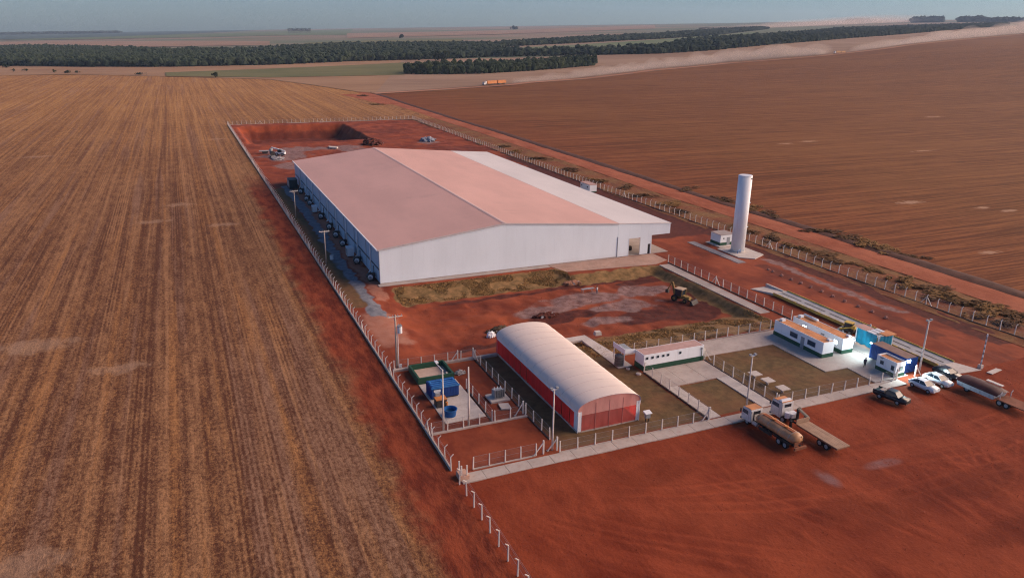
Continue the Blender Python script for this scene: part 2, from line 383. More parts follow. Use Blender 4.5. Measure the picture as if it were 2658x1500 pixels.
# ------------------------------------------------------------------ ground
def make_base_ground():
    rs = np.concatenate([[0], np.linspace(150, 600, 10), np.geomspace(700, 9000, 34)])
    na = 180; vs = []
    for r in rs:
        for k in range(na):
            a = 2 * math.pi * k / na; x = 80 + r * math.sin(a); y = 250 + r * math.cos(a)
            vs.append((x, y, float(terrain(x, y)) - .4 - 9 * (1 - float(ss((r - 320) / 180)))))
    fs = [(i * na + k, i * na + (k + 1) % na, (i + 1) * na + (k + 1) % na, (i + 1) * na + k) for i in range(len(rs) - 1) for k in range(na)]
    t = NT('distant_land'); p = t.pos()
    n1 = t.noise(t.vmul(p, (.5, 1, 1)), .0011, 3, .5); n2 = t.noise(t.vmul(p, (.35, 1, 1)), .004, 4)
    c = t.mix(t.ramp(n1, .42, .58), (0.27, 0.205, 0.15), (0.14, 0.17, 0.11))
    c = t.mix(t.math('MULTIPLY', t.ramp(n2, .5, .62), .5), c, (0.22, 0.17, 0.115))
    o = mesh_np('ground', vs, fs, t.fin(c, .95, .05)); return tag(o, kind='structure')
make_base_ground()

FAR_X = [-900, -700, -181, -112, -21, 41, 93, 120, 150]
FAR_Y = [1180, 1150, 1041, 1041, 969, 921, 879, 791, 667]
def make_left_field():
    V = []; F = []; o = 0
    for xs, y0 in ((np.concatenate([np.linspace(-900, -100, 25), np.linspace(-90, 24.6, 24)]), -160.0), (np.linspace(24.6, 146, 26), 457.2)):
        t = np.linspace(0, 1, 60) ** 1.3
        X = np.tile(xs, (len(t), 1)); Y = y0 + (np.interp(xs, FAR_X, FAR_Y)[None, :] - y0) * t[:, None]
        Z = terrain(X, Y) + .0
        V.append(np.stack([X.ravel(), Y.ravel(), Z.ravel()], 1)); F.append(lattice_faces(len(xs), len(t)) + o); o += X.size
    tag(mesh_np('stubble_field', np.concatenate(V), np.concatenate(F), field_left_mat()), kind='structure')
make_left_field()
RD = [(155, 657), (188, 671), (269, 711), (296, 719), (360, 765), (417, 785), (586, 886), (758, 945), (971, 974), (1145, 1018), (1581, 1207), (2042, 1389), (3500, 1985), (5000, 2600)]
rdx = [p[0] for p in RD]; rdy = [p[1] for p in RD]
def make_right_field():
    xs = np.concatenate([[156.2], np.linspace(160, 420, 30), np.geomspace(440, 5000, 30)]); t = np.linspace(0, 1, 60)
    X = np.tile(xs, (60, 1)); y1 = np.interp(xs, rdx, rdy) - 2; Y = -600 + (y1[None, :] + 600) * t[:, None]
    Z = terrain(X, Y) + .02 * 0
    tag(mesh_np('ploughed_field', np.stack([X.ravel(), Y.ravel(), Z.ravel()], 1), lattice_faces(len(xs), 60), field_right_mat()), kind='structure')
make_right_field()
def resample(pts, n):
    p = np.array(pts, float); d = np.concatenate([[0], np.cumsum(np.hypot(*np.diff(p, axis=0).T))]); t = np.linspace(0, d[-1], n)
    return np.stack([np.interp(t, d, p[:, 0]), np.interp(t, d, p[:, 1])], 1)
def patch(name, lo, up, m, lift, n=60, k=14):
    a = resample(lo, n); b = resample(up, n); t = np.linspace(0, 1, k)[:, None, None]
    P = a[None] * (1 - t) + b[None] * t; X = P[..., 0]; Y = P[..., 1]; Z = terrain(X, Y) + lift
    return tag(mesh_np(name, np.stack([X.ravel(), Y.ravel(), Z.ravel()], 1), lattice_faces(n, k), m), kind='structure')
pinkf = far_field('pale_stubble', (0.25, 0.165, 0.115), (0.34, 0.235, 0.165))
bluef = far_field('far_wooded_land', (0.05, 0.085, 0.085), (0.10, 0.14, 0.13), .003)
tanf = far_field('tan_pasture', (0.27, 0.165, 0.10), (0.36, 0.23, 0.14))
greenf = far_field('green_pasture', (0.115, 0.13, 0.062), (0.19, 0.175, 0.085))
greenb = far_field('young_crop', (0.10, 0.15, 0.075), (0.17, 0.20, 0.11))
patch('tan_field', [(-900, 1180), (-181, 1041), (-112, 1041), (-21, 969), (41, 921), (93, 879), (120, 791), (150, 667), (178, 672)],
      [(-900, 1600), (-231, 1360), (-98, 1245), (-15, 1205), (128, 1203), (251, 1257), (372, 1264)], tanf, .3)
patch('green_field', [(-9, 958), (96, 907), (253, 917)], [(-10, 1041), (117, 1093), (326, 1181)], greenf, .7)
road_up = [(158, 668), (188, 683), (281, 729), (417, 797), (586, 898), (758, 957), (971, 986), (1145, 1030), (1581, 1219), (2042, 1401), (3500, 1997), (5000, 2612)]
patch('pale_field', road_up, [(345, 1262), (470, 1240), (600, 1215), (793, 1205), (914, 1205), (1173, 1310), (1510, 1488), (1908, 1670), (2581, 2015), (3284, 2335), (5000, 3100)], pinkf, .38)
patch('wedge_field', [(553, 1391), (677, 1270), (905, 1325), (1109, 1528)], [(597, 1512), (847, 1610), (1192, 1823), (2206, 2544)], greenb, .6)
patch('pale_field', [(-1100, 2600), (-452, 2682), (-137, 2386), (249, 2271)], [(-1500, 3700), (-622, 3708), (-197, 3479), (308, 2798)], pinkf, .8)
patch('green_field', [(-696, 4157), (-303, 4004), (473, 4279), (793, 3900)], [(-600, 4727), (-356, 4900), (696, 6271), (1701, 8000)], greenb, 1.2)
patch('pale_field', [(625, 3077), (1324, 3218), (2638, 4022)], [(916, 4503), (1885, 4582), (4142, 6318)], pinkf, 1.2)
patch('green_field', [(290, 2055), (531, 2109), (711, 1997)], [(380, 2446), (652, 2584), (869, 2440)], greenf, .8)
patch('far_valley', [(-2600, 4600), (-1200, 4500), (-696, 4450), (-250, 4900), (300, 6400)], [(-4000, 8600), (-1900, 8700), (-900, 8850), (0, 8900), (900, 8850)], bluef, 1.6)
patch('truck_road', [(x, y - 3) for x, y in RD], [(x - 2, y + 8) for x, y in RD], far_field('dusty_road', (0.34, 0.17, 0.11), (0.42, 0.23, 0.15)), .45, n=120, k=3)

# road along the compound, verge and junction
def strip(name, xl, xr, ys, m, z, crown=0.0, nx=10, rough=0.0):
    X = []; Y = []
    for y in ys: X.append(np.linspace(xl(y), xr(y), nx)); Y.append(np.full(nx, y))
    X = np.array(X); Y = np.array(Y); u = np.linspace(-1, 1, nx)[None, :]
    Z = terrain(X, Y) + z + crown * (1 - u * u) + rough * (vnoise(X, Y, 2.1) - .5)
    return tag(mesh_np(name, np.stack([X.ravel(), Y.ravel(), Z.ravel()], 1), lattice_faces(nx, len(ys)), m), kind='structure')
ysr = np.concatenate([np.arange(-120, 460, 4.0), np.arange(460, 690, 6.0)])
wig = lambda y: 1.2 * math.sin(y / 47.0) + .6 * math.sin(y / 19.0)
road_m = dirt_mat('road_dirt', (0.27, 0.078, 0.040), (0.37, 0.130, 0.072))
strip('dirt_road', lambda y: 145.2 + .4 * wig(y), lambda y: 154.2 + .3 * wig(y), ysr, road_m, .03, .12)
def verge_mat():
    t = NT('dry_verge'); p = t.pos(); n1 = t.noise(p, .12, 4); n2 = t.noise(p, .9, 5, .7); n3 = t.noise(t.vmul(p, (1, .3, 1)), .25, 4)
    c = t.mix(t.ramp(n1, .35, .65), (0.19, 0.060, 0.034), (0.20, 0.110, 0.050))
    c = t.mix(t.math('MULTIPLY', t.ramp(n2, .45, .7), .7), c, (0.30, 0.17, 0.075)); c = t.mix(t.math('MULTIPLY', t.ramp(n3, .5, .7), .6), c, (0.10, 0.048, 0.03))
    t.bump(n2, .8, .25); return t.fin(c, .95, .1)
vm = verge_mat()
strip('verge', lambda y: 129.0, lambda y: 146.2 + .4 * wig(y), np.arange(-120, 660, 3.0), vm, -.03, .0, 14, .22)
strip('ditch_berm', lambda y: 153.8 + .3 * wig(y), lambda y: 158.5 + .6 * wig(y + 9), ysr, mat('berm_earth', (0.075, 0.030, 0.020), .95, .3, .4, .2), .02, .28, 8, .3)
strip('road_fork', lambda y: 138 - (y - 560) * .12, lambda y: 150 - (y - 560) * .05, np.arange(560, 668, 6.0), road_m, .05)

# compound ground with yard hollow and excavation
def yard_h(x, y):
    k2 = ss((x - 72) / 4); top = ss((147.3 - 6.0 * k2 - y) / (8.0 - 4.4 * k2)); right = ss((97.4 - x) / 2.8); left = ss((x - 29) / 9)
    k = ss((x - 48) / 10); bot = ss((y - (108 - 5.5 * k)) / (6 + 2.2 * k))
    return -1.5 * top * right * left * bot
def pit_h(x, y):
    j = (vnoise(x, y, 6.0) - .5) * 1.0
    return -7.0 * np.clip((x - 27.8 + j) / 6.5, 0, 1) * np.clip((86.3 - x + j) / 5.0, 0, 1) * np.clip((y - 376.5 + j) / 3.5, 0, 1) * np.clip((448.5 - y + j) / 5.0, 0, 1)
def gz(x, y):
    return float(yard_h(np.float64(x), np.float64(y)))
def rectm(x, y, x0, x1, y0, y1, e=.8): return np.clip((x - x0) / e + .5, 0, 1) * np.clip((x1 - x) / e + .5, 0, 1) * np.clip((y - y0) / e + .5, 0, 1) * np.clip((y1 - y) / e + .5, 0, 1)
def blob(x, y, cx, cy, rx, ry):
    d = np.hypot((x - cx) / rx, (y - cy) / ry) + (vnoise(x, y, 3.0) - .5) * .7
    return np.clip((1.1 - d) * 2.2, 0, 1)
def make_compound():
    xs = np.arange(24.4, 131.61, .6); ys = np.concatenate([np.arange(73.0, 300, .6), np.arange(300, 457.6, 1.0)])
    X, Y = np.meshgrid(xs, ys); n = (vnoise(X, Y, 2.3) - .5) * .08 + (vnoise(X, Y, 6) - .5) * .06
    yh = yard_h(X, Y); ph = pit_h(X, Y)
    rough = np.clip(-yh, 0, 1) * (vnoise(X, Y, 1.7) - .5) * .35 + np.where(ph < -.3, (vnoise(X, Y, 3) - .5) * .8, 0)
    far = ss((Y - 290) / 30) * ((vnoise(X, Y, 7) - .5) * .5 + (vnoise(X, Y, 2.5) - .5) * .25)
    Z = yh + ph + n + rough + far - .05
    jx = X + (vnoise(X, Y, 1.5) - .5) * 1.4; jy = Y + (vnoise(X + 50, Y + 9, 1.5) - .5) * 1.4
    sl = np.clip(-yh, 0, 1.5) / 1.5; slope = np.clip(4 * sl * (1 - sl), 0, 1)
    grass = np.zeros_like(X); straw = np.zeros_like(X); gravel = np.zeros_like(X); dark = np.zeros_like(X); pale = np.zeros_like(X); asf = np.zeros_like(X)
    # banks around the hollow
    bank = rectm(jx, jy, 36, 75, 138.6, 146.2, 1); straw = np.maximum(straw, bank)
    straw = np.maximum(straw, rectm(jx, jy, 75, 97.2, 137.6, 141.0, 1)); straw = np.maximum(straw, rectm(jx, jy, 94.3, 97.3, 101, 140, 1) * .9)
    straw = np.maximum(straw, rectm(jx, jy, 57.5, 97.3, 99.2, 109.6, 1.4) * (.75 + .5 * (vnoise(X, Y, 3) - .5)))
    # lawns
    for r in ((39.8, 61.9, 75.4, 106.0), (64.4, 71.6, 75.6, 85.4), (74.4, 97.0, 75.2, 93.0)): grass = np.maximum(grass, rectm(X, Y, *r, .7))
    grass = np.maximum(grass, rectm(jx, jy, 25.9, 29.2, 137, 262, 1) * .8)
    asf = np.maximum(asf, rectm(jx + .5 * np.sin(Y / 20), jy, 28.9, 31.6, 131, 266, .9))
    pale = np.maximum(pale, rectm(jx, jy, 31.4, 34.6, 140, 262, 1) * .55); pale = np.maximum(pale, rectm(jx, jy, 26, 33, 116, 134, 3) * .6)
    # hollow floor
    for b in ((72, 129, 12, 4.5), (86, 130, 8, 4), (78, 123, 8, 4), (61, 126, 6, 3), (70, 117, 6, 2.6)): gravel = np.maximum(gravel, blob(X, Y, *b) * (.60 + .6 * vnoise(X + 3, Y, 2.5)))
    for b in ((88, 116.5, 9, 6), (79, 116.5, 10, 4.0), (66, 122, 8, 2.4), (90, 135, 8, 2.5), (93, 122, 3, 8), (62, 121, 6, 2.2), (80, 137.6, 18, 1.2), (44, 113, 7, 2.2), (55, 136.8, 15, 1.0)): dark = np.maximum(dark, blob(X, Y, *b) * .85)
    # right-hand service strip
    dark = np.maximum(dark, rectm(jx, jy, 125.5, 131.2, 78, 300, 1.6) * .95); dark = np.maximum(dark, rectm(jx, jy, 107, 129, 160, 275, 2.5) * .7)
    dark = np.maximum(dark, rectm(jx, jy, 117.5, 121.5, 84, 133, 1.2) * .55)
    gravel = np.maximum(gravel, rectm(jx + (vnoise(X, Y, 6) - .5) * 2, jy, 122.4, 124.8, 96, 136, 1.2) * .75)
    gravel = np.maximum(gravel, rectm(jx, jy, 115.6, 118.2, 134.5, 156, .8) * .6)
    # back of the site
    for b in ((40, 335, 12, 22), (48, 352, 12, 9), (66, 352, 13, 9), (36, 308, 6, 10), (72, 340, 10, 6), (110, 358, 7, 7)): gravel = np.maximum(gravel, blob(X, Y, *b) * .75)
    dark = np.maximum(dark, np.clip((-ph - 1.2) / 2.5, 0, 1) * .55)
    for b in ((115, 330, 14, 14), (100, 405, 20, 10), (29, 270, 5, 4)): dark = np.maximum(dark, blob(X, Y, *b) * .5)
    # service yard in the corner
    dark = np.maximum(dark, rectm(X, Y, 25.6, 39.3, 85.5, 105.8, .6) * .45)
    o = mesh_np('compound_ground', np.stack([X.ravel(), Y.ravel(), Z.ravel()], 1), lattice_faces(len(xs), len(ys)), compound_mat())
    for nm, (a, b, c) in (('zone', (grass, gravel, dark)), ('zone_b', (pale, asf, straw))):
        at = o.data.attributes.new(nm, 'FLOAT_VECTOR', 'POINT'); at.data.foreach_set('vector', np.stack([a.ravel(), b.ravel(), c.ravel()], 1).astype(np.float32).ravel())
    tag(o, kind='structure')
make_compound()
def make_lot():
    xs = np.arange(24.6, 129.6, .27); ys = np.concatenate([np.arange(-30, 34, 2.0), np.arange(34, 73.3, .27)]); X, Y = np.meshgrid(xs, ys)
    tr = np.zeros_like(X); dk = np.zeros_like(X); gy = np.zeros_like(X)
    def arc(pts, wd, amp, gauge=None):
        nonlocal tr, dk
        P = resample(pts, 60)
        d = np.full(X.shape, 1e9); tp = np.zeros(X.shape)
        for q, (a, b) in enumerate(zip(P[:-1], P[1:])):
            ab = b - a; L2 = (ab ** 2).sum(); u = np.clip(((X - a[0]) * ab[0] + (Y - a[1]) * ab[1]) / L2, 0, 1)
            dd = np.hypot(X - a[0] - u * ab[0], Y - a[1] - u * ab[1]); nr = dd < d; tp = np.where(nr, (q + u) / 59, tp); d = np.minimum(d, dd)
        g = gauge or 0; amp = amp * ss(np.minimum(tp, 1 - tp) * 3.5) * (.35 + 1.0 * vnoise(X, Y, 9))
        m = np.exp(-((d - g) / wd) ** 2) * amp * (.5 + vnoise(X, Y, 5)); tr = np.maximum(tr, m)
        dk = np.maximum(dk, np.exp(-((d - g - wd * 1.6) / (wd * .7)) ** 2) * amp * .35)
    for pts in ([(29, 68), (31, 62), (37, 56), (44, 50), (50, 44)], [(32, 70), (34, 63), (40, 57), (48, 51), (58, 44)], [(30, 60), (36, 52), (44, 45), (50, 40)],
                [(58, 70), (62, 60), (66, 50), (70, 40)], [(85, 69), (80, 60), (76, 50), (75, 38)], [(98, 64), (90, 56), (82, 46), (78, 36)], [(110, 64), (98, 52), (88, 42)],
                [(45, 70), (60, 66), (75, 62), (95, 60), (120, 62)], [(40, 62), (55, 56), (72, 52), (90, 52)], [(116, 70), (108, 58), (98, 46)], [(50, 68), (56, 58), (62, 46)], [(28, 66), (33, 57), (41, 50), (47, 42)], [(92, 70), (86, 58), (82, 44)], [(60, 66), (74, 58), (92, 55), (112, 57)], [(70, 71), (74, 60), (86, 52), (104, 50)], [(35, 68), (48, 62), (66, 58)], [(108, 68), (100, 56), (88, 48), (72, 44)]):
        arc(pts, .26, .6, .85)
    for pts in ([(29, 64), (36, 54), (46, 45), (54, 38)], [(62, 72), (68, 58), (72, 44)], [(96, 68), (92, 56), (90, 44)], [(52, 66), (72, 60), (100, 57), (125, 60)], [(112, 70), (104, 56), (94, 44)]): arc(pts, .9, .55, .6)
    for b in ((75, 57.5, 3.4, 1.2), (66.5, 57.2, 1.4, 2.2)): gy = np.maximum(gy, blob(X, Y, *b) * .55)
    for b in ((66.5, 59.5, 2.0, 4.0), (70, 50, 8, 3), (86, 50, 10, 3), (62, 52, 7, 2.5), (80, 42, 8, 2), (46, 66, 8, 3), (104, 56, 9, 3), (90, 62, 8, 2.2)): dk = np.maximum(dk, blob(X, Y, *b) * .42)
    Z = (vnoise(X, Y, 3) - .5) * .10 + (vnoise(X, Y, .9) - .5) * .025 - tr * .06 - .05
    o = mesh_np('dirt_lot', np.stack([X.ravel(), Y.ravel(), Z.ravel()], 1), lattice_faces(len(xs), len(ys)), dirt_mat('lot_dirt', (0.150, 0.025, 0.011), (0.255, 0.055, 0.023), True))
    at = o.data.attributes.new('zone', 'FLOAT_VECTOR', 'POINT'); at.data.foreach_set('vector', np.stack([tr.ravel(), dk.ravel(), gy.ravel()], 1).astype(np.float32).ravel())
    tag(o, kind='structure')
make_lot()

# ------------------------------------------------------------------ paving
def slab(name, poly, m, z1=.10, z0=-.3): return tag(MB().prism(poly, z0, z1).build(name, m), kind='structure')
def rect(x0, x1, y0, y1): return [(x0, y0), (x1, y0), (x1, y1), (x0, y1)]
def paved(name, x0, x1, y0, y1, m, step, axis, z1=.10):
    root = bpy.data.objects.new(name, None); COL.objects.link(root); root.location = (x0, y0, 0); root['kind'] = 'structure'; root['_world'] = 1
    L = (x1 - x0) if axis == 'x' else (y1 - y0); n = max(1, round(L / step)); d = L / n; g = .025
    for i in range(n):
        dz = random.uniform(-.008, .008)
        if axis == 'x': MB().box(x0 + i * d + g, x0 + (i + 1) * d - g, y0, y1, -.3, z1 + dz).build('paving_slab', m, root)
        else: MB().box(x0, x1, y0 + i * d + g, y0 + (i + 1) * d - g, -.3, z1 + dz).build('paving_slab', m, root)
    return root
paved('front_path', 25.6, 97.6, 72.85, 74.75, concrete, 3.0, 'x', .08)
paved('courtyard_path', 62.4, 64.35, 75.1, 85.5, concrete_pale, 3.4, 'y', .07)
paved('courtyard_path', 71.65, 73.9, 75.1, 85.5, concrete_pale, 3.4, 'y', .07)
paved('courtyard', 62.4, 73.9, 85.53, 91.8, concrete, 3.9, 'x', .07)
slab('office_paving', [(74.4, 93.0), (89.2, 93.0), (89.2, 81.0), (93.6, 80.8), (93.4, 75.1), (100.4, 75.1), (100.6, 98.3), (74.4, 98.3)], concrete, .06)
slab('office_paving', rect(100.65, 106.3, 80.0, 90.6), concrete, .05)
slab('terrace_path', [(97.5, 106), (99.9, 106), (100.1, 140.2), (97.5, 140.2)], concrete, .06)
slab('tunnel_path', [(57.0, 106.7), (59.4, 106.7), (59.4, 94.3), (61.9, 94.3), (61.9, 98.5), (61.0, 108.6), (57.0, 108.5)], concrete_pale, .06)
apron_m = mat('dusty_concrete', (0.40, 0.27, 0.215), .88, .16, .25, .4)
slab('loading_apron', [(73.6, 147.9), (75.2, 143.2), (97.2, 141.2), (101.6, 143.2), (101.6, 149.1), (73.6, 149.1)], apron_m, .03)
slab('wall_apron', rect(34.0, 73.4, 147.75, 149.2), concrete, .06)
slab('tank_pad', [(119.0, 147.0), (118.9, 138.6), (121.8, 136.3), (126.3, 138.6), (126.3, 147.0)], concrete_pale, .12)
slab('tank_pad', rect(120.4, 126.2, 147.6, 153.6), concrete_pale, .10)
slab('tank_walkway', rect(115.8, 117.9, 135, 155), mat('grey_gravel_slab', (0.26, 0.25, 0.27), .9, .15, .6, .2), .05)
slab('service_paving', rect(28.3, 34.1, 87.3, 100.1), concrete_pale, .06)
slab('service_kerb', rect(26.0, 43.4, 106.0, 106.55), concrete, .30)
slab('service_kerb', rect(25.6, 39.4, 85.05, 85.45), concrete, .14)

# ------------------------------------------------------------------ warehouse
WY0, WY1 = 149.3, 271.2; WX0, WXR, WX1, WXA, WXC = 34.6, 62.6, 91.6, 101.0, 106.2
ZE, ZR, ZJ, ZC = 7.55, 10.8, 8.3, 7.25
wh = thing('warehouse', 'huge white warehouse with dusty pink gable roof and lower white side roof', 'warehouse', (WX0, WY0, 0))
def roof_strip(x0, z0, x1, z1, ya, yb, th=.14):
    return MB().add([(x0, ya, z0), (x1, ya, z1), (x1, yb, z1), (x0, yb, z0), (x0, ya, z0 - th), (x1, ya, z1 - th), (x1, yb, z1 - th), (x0, yb, z0 - th)],
                    [(0, 1, 2, 3), (7, 6, 5, 4), (4, 5, 1, 0), (5, 6, 2, 1), (6, 7, 3, 2), (7, 4, 0, 3)])
rf = roof_strip(WX0 - .35, ZE - .04, WXR, ZR, WY0 - .12, WY1 + .15).build('roof', roof_pink, wh)
roof_strip(WXR + .005, ZR, WX1 + .1, ZJ, WY0 - .12, WY1 + .15).build('roof', roof_salmon, wh)
roof_strip(WX1 + .11, ZJ + .02, WXC, ZC, WY0 - .14, WY1 + .15).build('side_roof', roof_white, wh)
MB().add([(WXR - .45, WY0 - .16, ZR - .01), (WXR, WY0 - .16, ZR + .07), (WXR + .45, WY0 - .16, ZR + .01), (WXR - .45, WY1 + .2, ZR - .01), (WXR, WY1 + .2, ZR + .07), (WXR + .45, WY1 + .2, ZR + .01)],
         [(0, 1, 4, 3), (1, 2, 5, 4)]).build('ridge_cap', roof_mat('ridge_pink', (.64, .46, .42), .6), wh)
MB().box(WX0 - .62, WX0 - .36, WY0 - .1, WY1 + .1, ZE - .22, ZE - .0).build('gutter', white_metal, wh)
MB().box(WXC + .01, WXC + .2, WY0 - .1, WY1 + .1, ZC - .28, ZC - .02).build('gutter', steel, wh)
# verge trim on the front gable
for (xa, za, xb, zb) in ((WX0 - .35, ZE, WXR, ZR), (WXR, ZR, WX1, ZJ)):
    MB().hexa([(xa, WY0 - .2, za - .30), (xb, WY0 - .2, zb - .30), (xb, WY0 - .13, zb - .30), (xa, WY0 - .13, za - .30)],
              [(xa, WY0 - .2, za + .03), (xb, WY0 - .2, zb + .03), (xb, WY0 - .13, zb + .03), (xa, WY0 - .13, za + .03)]).build('verge_trim', mat('trim_grey', (0.55, 0.52, 0.53), .5, .05, .5, .05), wh)
def roofz(x):
    if x <= WXR: return ZE + (ZR - ZE) * (x - WX0) / (WXR - WX0)
    if x <= WX1: return ZR + (ZJ - ZR) * (x - WXR) / (WX1 - WXR)
    return ZJ + (ZC - ZJ) * (x - WX1) / (WXC - WX1)
def gable_panel(x0, x1, y0, y1, zb=.25, zt0=None, zt1=None):
    a = roofz(x0) - .16 if zt0 is None else zt0; b = roofz(x1) - .16 if zt1 is None else zt1
    mb = MB()
    if x0 < WXR < x1:
        return mb.add([(x0, y0, zb), (x1, y0, zb), (x1, y0, b), (WXR, y0, ZR - .16), (x0, y0, a), (x0, y1, zb), (x1, y1, zb), (x1, y1, b), (WXR, y1, ZR - .16), (x0, y1, a)],
                      [(0, 1, 2, 3, 4), (9, 8, 7, 6, 5), (0, 5, 6, 1), (1, 6, 7, 2), (2, 7, 8, 3), (3, 8, 9, 4), (4, 9, 5, 0)])
    return mb.hexa([(x0, y0, zb), (x1, y0, zb), (x1, y1, zb), (x0, y1, zb)], [(x0, y0, a), (x1, y0, b), (x1, y1, b), (x0, y1, a)])
npan = 24; pw = (WX1 - WX0) / npan
for i in range(npan):
    gable_panel(WX0 + i * pw + .004, WX0 + (i + 1) * pw - .004, WY0 - random.uniform(0, .006), WY0 + .12).build('wall_panel', clad_front, wh)
gable_panel(WX0 + .1, WX1 - .1, WY0 + .125, WY0 + .2).build('wall_backing', clad_front, wh)
gable_panel(WX0, WXA, WY1 - .15, WY1).build('back_wall', clad_front, wh)
MB().box(WX0 - .04, WX1 + .02, WY0 - .06, WY0 + .2, -.4, .24).build('plinth', concrete, wh)
MB().box(WX1 - .09, WX1 + .04, WY0 - .12, WY0 - .01, .1, 5.0).build('downpipe', grey_paint, wh)
# annex front wall with its openings
gable_panel(WX1 + .05, 94.8, WY0 + .02, WY0 + .15, .1).build('wall_panel', clad_front, wh)
gable_panel(94.82, 97.9, WY0 + .02, WY0 + .15, 4.3).build('wall_panel', clad_front, wh)
gable_panel(97.92, 100.1, WY0 + .02, WY0 + .15, .1).build('wall_panel', clad_front, wh)
gable_panel(100.12, WXA, WY0 + .02, WY0 + .15, 2.5).build('wall_panel', clad_front, wh)
gable_panel(WXA + .02, WXC, WY0 + .02, WY0 + .15, 4.62, ).build('fascia', clad_front, wh)
MB().box(100.86, WXA + .1, WY0 + .0, WY0 + .3, 0, 4.6).build('door_post', white_metal, wh)
for x in (94.72, 97.92): MB().box(x - .06, x + .06, WY0 - .02, WY0 + .2, .1, 4.36).build('door_frame', white_metal, wh)
MB().box(94.6, 98.05, WY0 - .025, WY0 + .2, 4.26, 4.40).build('door_frame', white_metal, wh)
MB().box(WXC - .14, WXC, WY0 + .16, WY1, 4.62, ZC - .16).build('fascia', clad_front, wh)
MB().box(WX1 - .1, WX1 + .05, WY0 + .22, WY1 - .2, 0, ZJ - .2).build('inner_wall', clad_front, wh)
MB().box(100.12, 100.85, WY0 + .3, WY0 + .36, .05, 2.5).build('opening_shade_panel', dark_metal, wh)  # added dark panel standing in for the shade inside the small annex opening
for y in np.arange(WY0 + 12.2, WY1, 12.2): MB().box(WXA - .15, WXA + .15, y - .15, y + .15, 0, ZC + .1).build('canopy_post', white_metal, wh)
MB().box(WX1, WXC, WY0 + .2, WY1 - .2, -.25, .05).build('annex_floor', concrete, wh)
# long side wall in bays, lower and upper panels divided by a pipe run
nb = 10; bw = (WY1 - WY0) / nb
for i in range(nb):
    for j in range(2):
        a = WY0 + (i + j * .5) * bw + .05; b = a + bw * .5 - .10
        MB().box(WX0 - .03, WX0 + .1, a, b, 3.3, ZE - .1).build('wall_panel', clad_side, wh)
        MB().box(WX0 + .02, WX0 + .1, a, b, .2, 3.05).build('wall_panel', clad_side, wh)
    MB().box(WX0 - .10, WX0 - .035, WY0 + i * bw - .05 + .06, WY0 + i * bw + .11, .1, ZE - .24).build('wall_post', grey_paint, wh)
MB().box(WX0 + .11, WX0 + .2, WY0 + .21, WY1 - .2, .2, ZE - .3).build('wall_backing', grey_paint, wh)
MB().cyl((WX0 - .14, WY0 + .2, 3.17), (WX0 - .14, WY1 - .3, 3.17), .13, n=8).build('pipe_run', mat('pipe_blue_grey', (0.06, 0.085, 0.12), .5, .1, .5, .1), wh)
for i, y in enumerate((156.3, 169.4, 182.2, 194.9, 206.5, 219.8, 232.0, 244.4, 257.0)):
    p = [(WX0 - .32, y, ZE - .25), (WX0 - .32, y, 1.5), (WX0 - .5, y, 1.0), (WX0 - .9, y, .75)]
    MB().tube(p, .16, 8).build('downpipe', white_metal, wh, smooth=True)

# aeration fans along the side wall
def fan_unit(y, x=33.3, first=False):
    r = thing('aeration_fan', '', 'fan', (x, y, 0), 'fans along the warehouse side wall')
    MB().cyl((x, y - .55, .85), (x, y + .55, .85), .78, n=16).build('fan_housing', dark_metal, r, smooth=False)
    MB().box(x - .55, x + .55, y - .75, y + .75, 0.0, .28).build('base_frame', dark_metal, r)
    MB().hexa([(x + .1, y - .5, .9), (x + 1.05, y - .5, .9), (x + 1.05, y + .5, .9), (x + .1, y + .5, .9)], [(x + .3, y - .4, 1.6), (x + 1.05, y - .4, 1.6), (x + 1.05, y + .4, 1.6), (x + .3, y + .4, 1.6)]).build('outlet_hood', dark_metal, r)
    MB().cyl((x - .25, y - 1.05, .7), (x - .25, y - .57, .7), .34, n=12).build('motor', grey_paint, r, smooth=True)
    MB().tube([(x + 1.0, y + .75, .2), (x + 1.0, y + .75, 2.9)], .09, 6).build('conduit', dark_metal, r)
    MB().cyl((x - .1, y - .58, .85), (x - .1, y - .551, .85), .55, n=16).build('inlet_grille', white_metal, r)
    return r
FY = [152.9, 166.2, 182.4, 191.4, 200.4, 213.3, 232.4, 238.8, 251.0]
ordn = ['nearest the front corner', 'second from the front corner', 'third from the front corner', 'fourth from the front corner', 'fifth from the front corner', 'sixth from the front corner', 'seventh from the front corner', 'second from the dark container', 'next to the dark container']
fan0 = None
for y, t in zip(FY, ordn):
    r = fan_unit(y) if fan0 is None else copy_tree(fan0)
    fan0 = fan0 or r
    r.location = (33.3, y, 0); r['label'] = 'black aeration fan at the warehouse side wall, ' + t
def cabinet(name, label, x0, x1, y0, y1, h, m, legs=.2):
    r = thing(name, label, 'cabinet', ((x0 + x1) / 2, (y0 + y1) / 2, 0))
    MB().box(x0, x1, y0, y1, legs, h).build('housing', m, r, bevel=.03)
    MB().box(x0 + .05, x1 - .05, y0 + .05, y1 - .05, 0, legs).build('skid', dark_metal, r)
    for i in range(3):
        w_ = (x1 - x0) / 3; MB().box(x0 + i * w_ + .06, x0 + (i + 1) * w_ - .06, y0 - .03, y0 - .005, legs + .25, h - .2).build('door_panel', m, r)
        d_ = (y1 - y0) / 3; MB().box(x0 - .03, x0 - .005, y0 + i * d_ + .06, y0 + (i + 1) * d_ - .06, legs + .25, h - .25).build('louvre_panel', steel, r)
    MB().box(x0 - .06, x1 + .06, y0 - .06, y1 + .06, h + .005, h + .07).build('lid', m, r)
    return r
cabinet('control_cabinet', 'pale blue-white control cabinet between fans by the warehouse side wall', 32.4, 33.9, 171.9, 174.2, 2.1, white_metal)
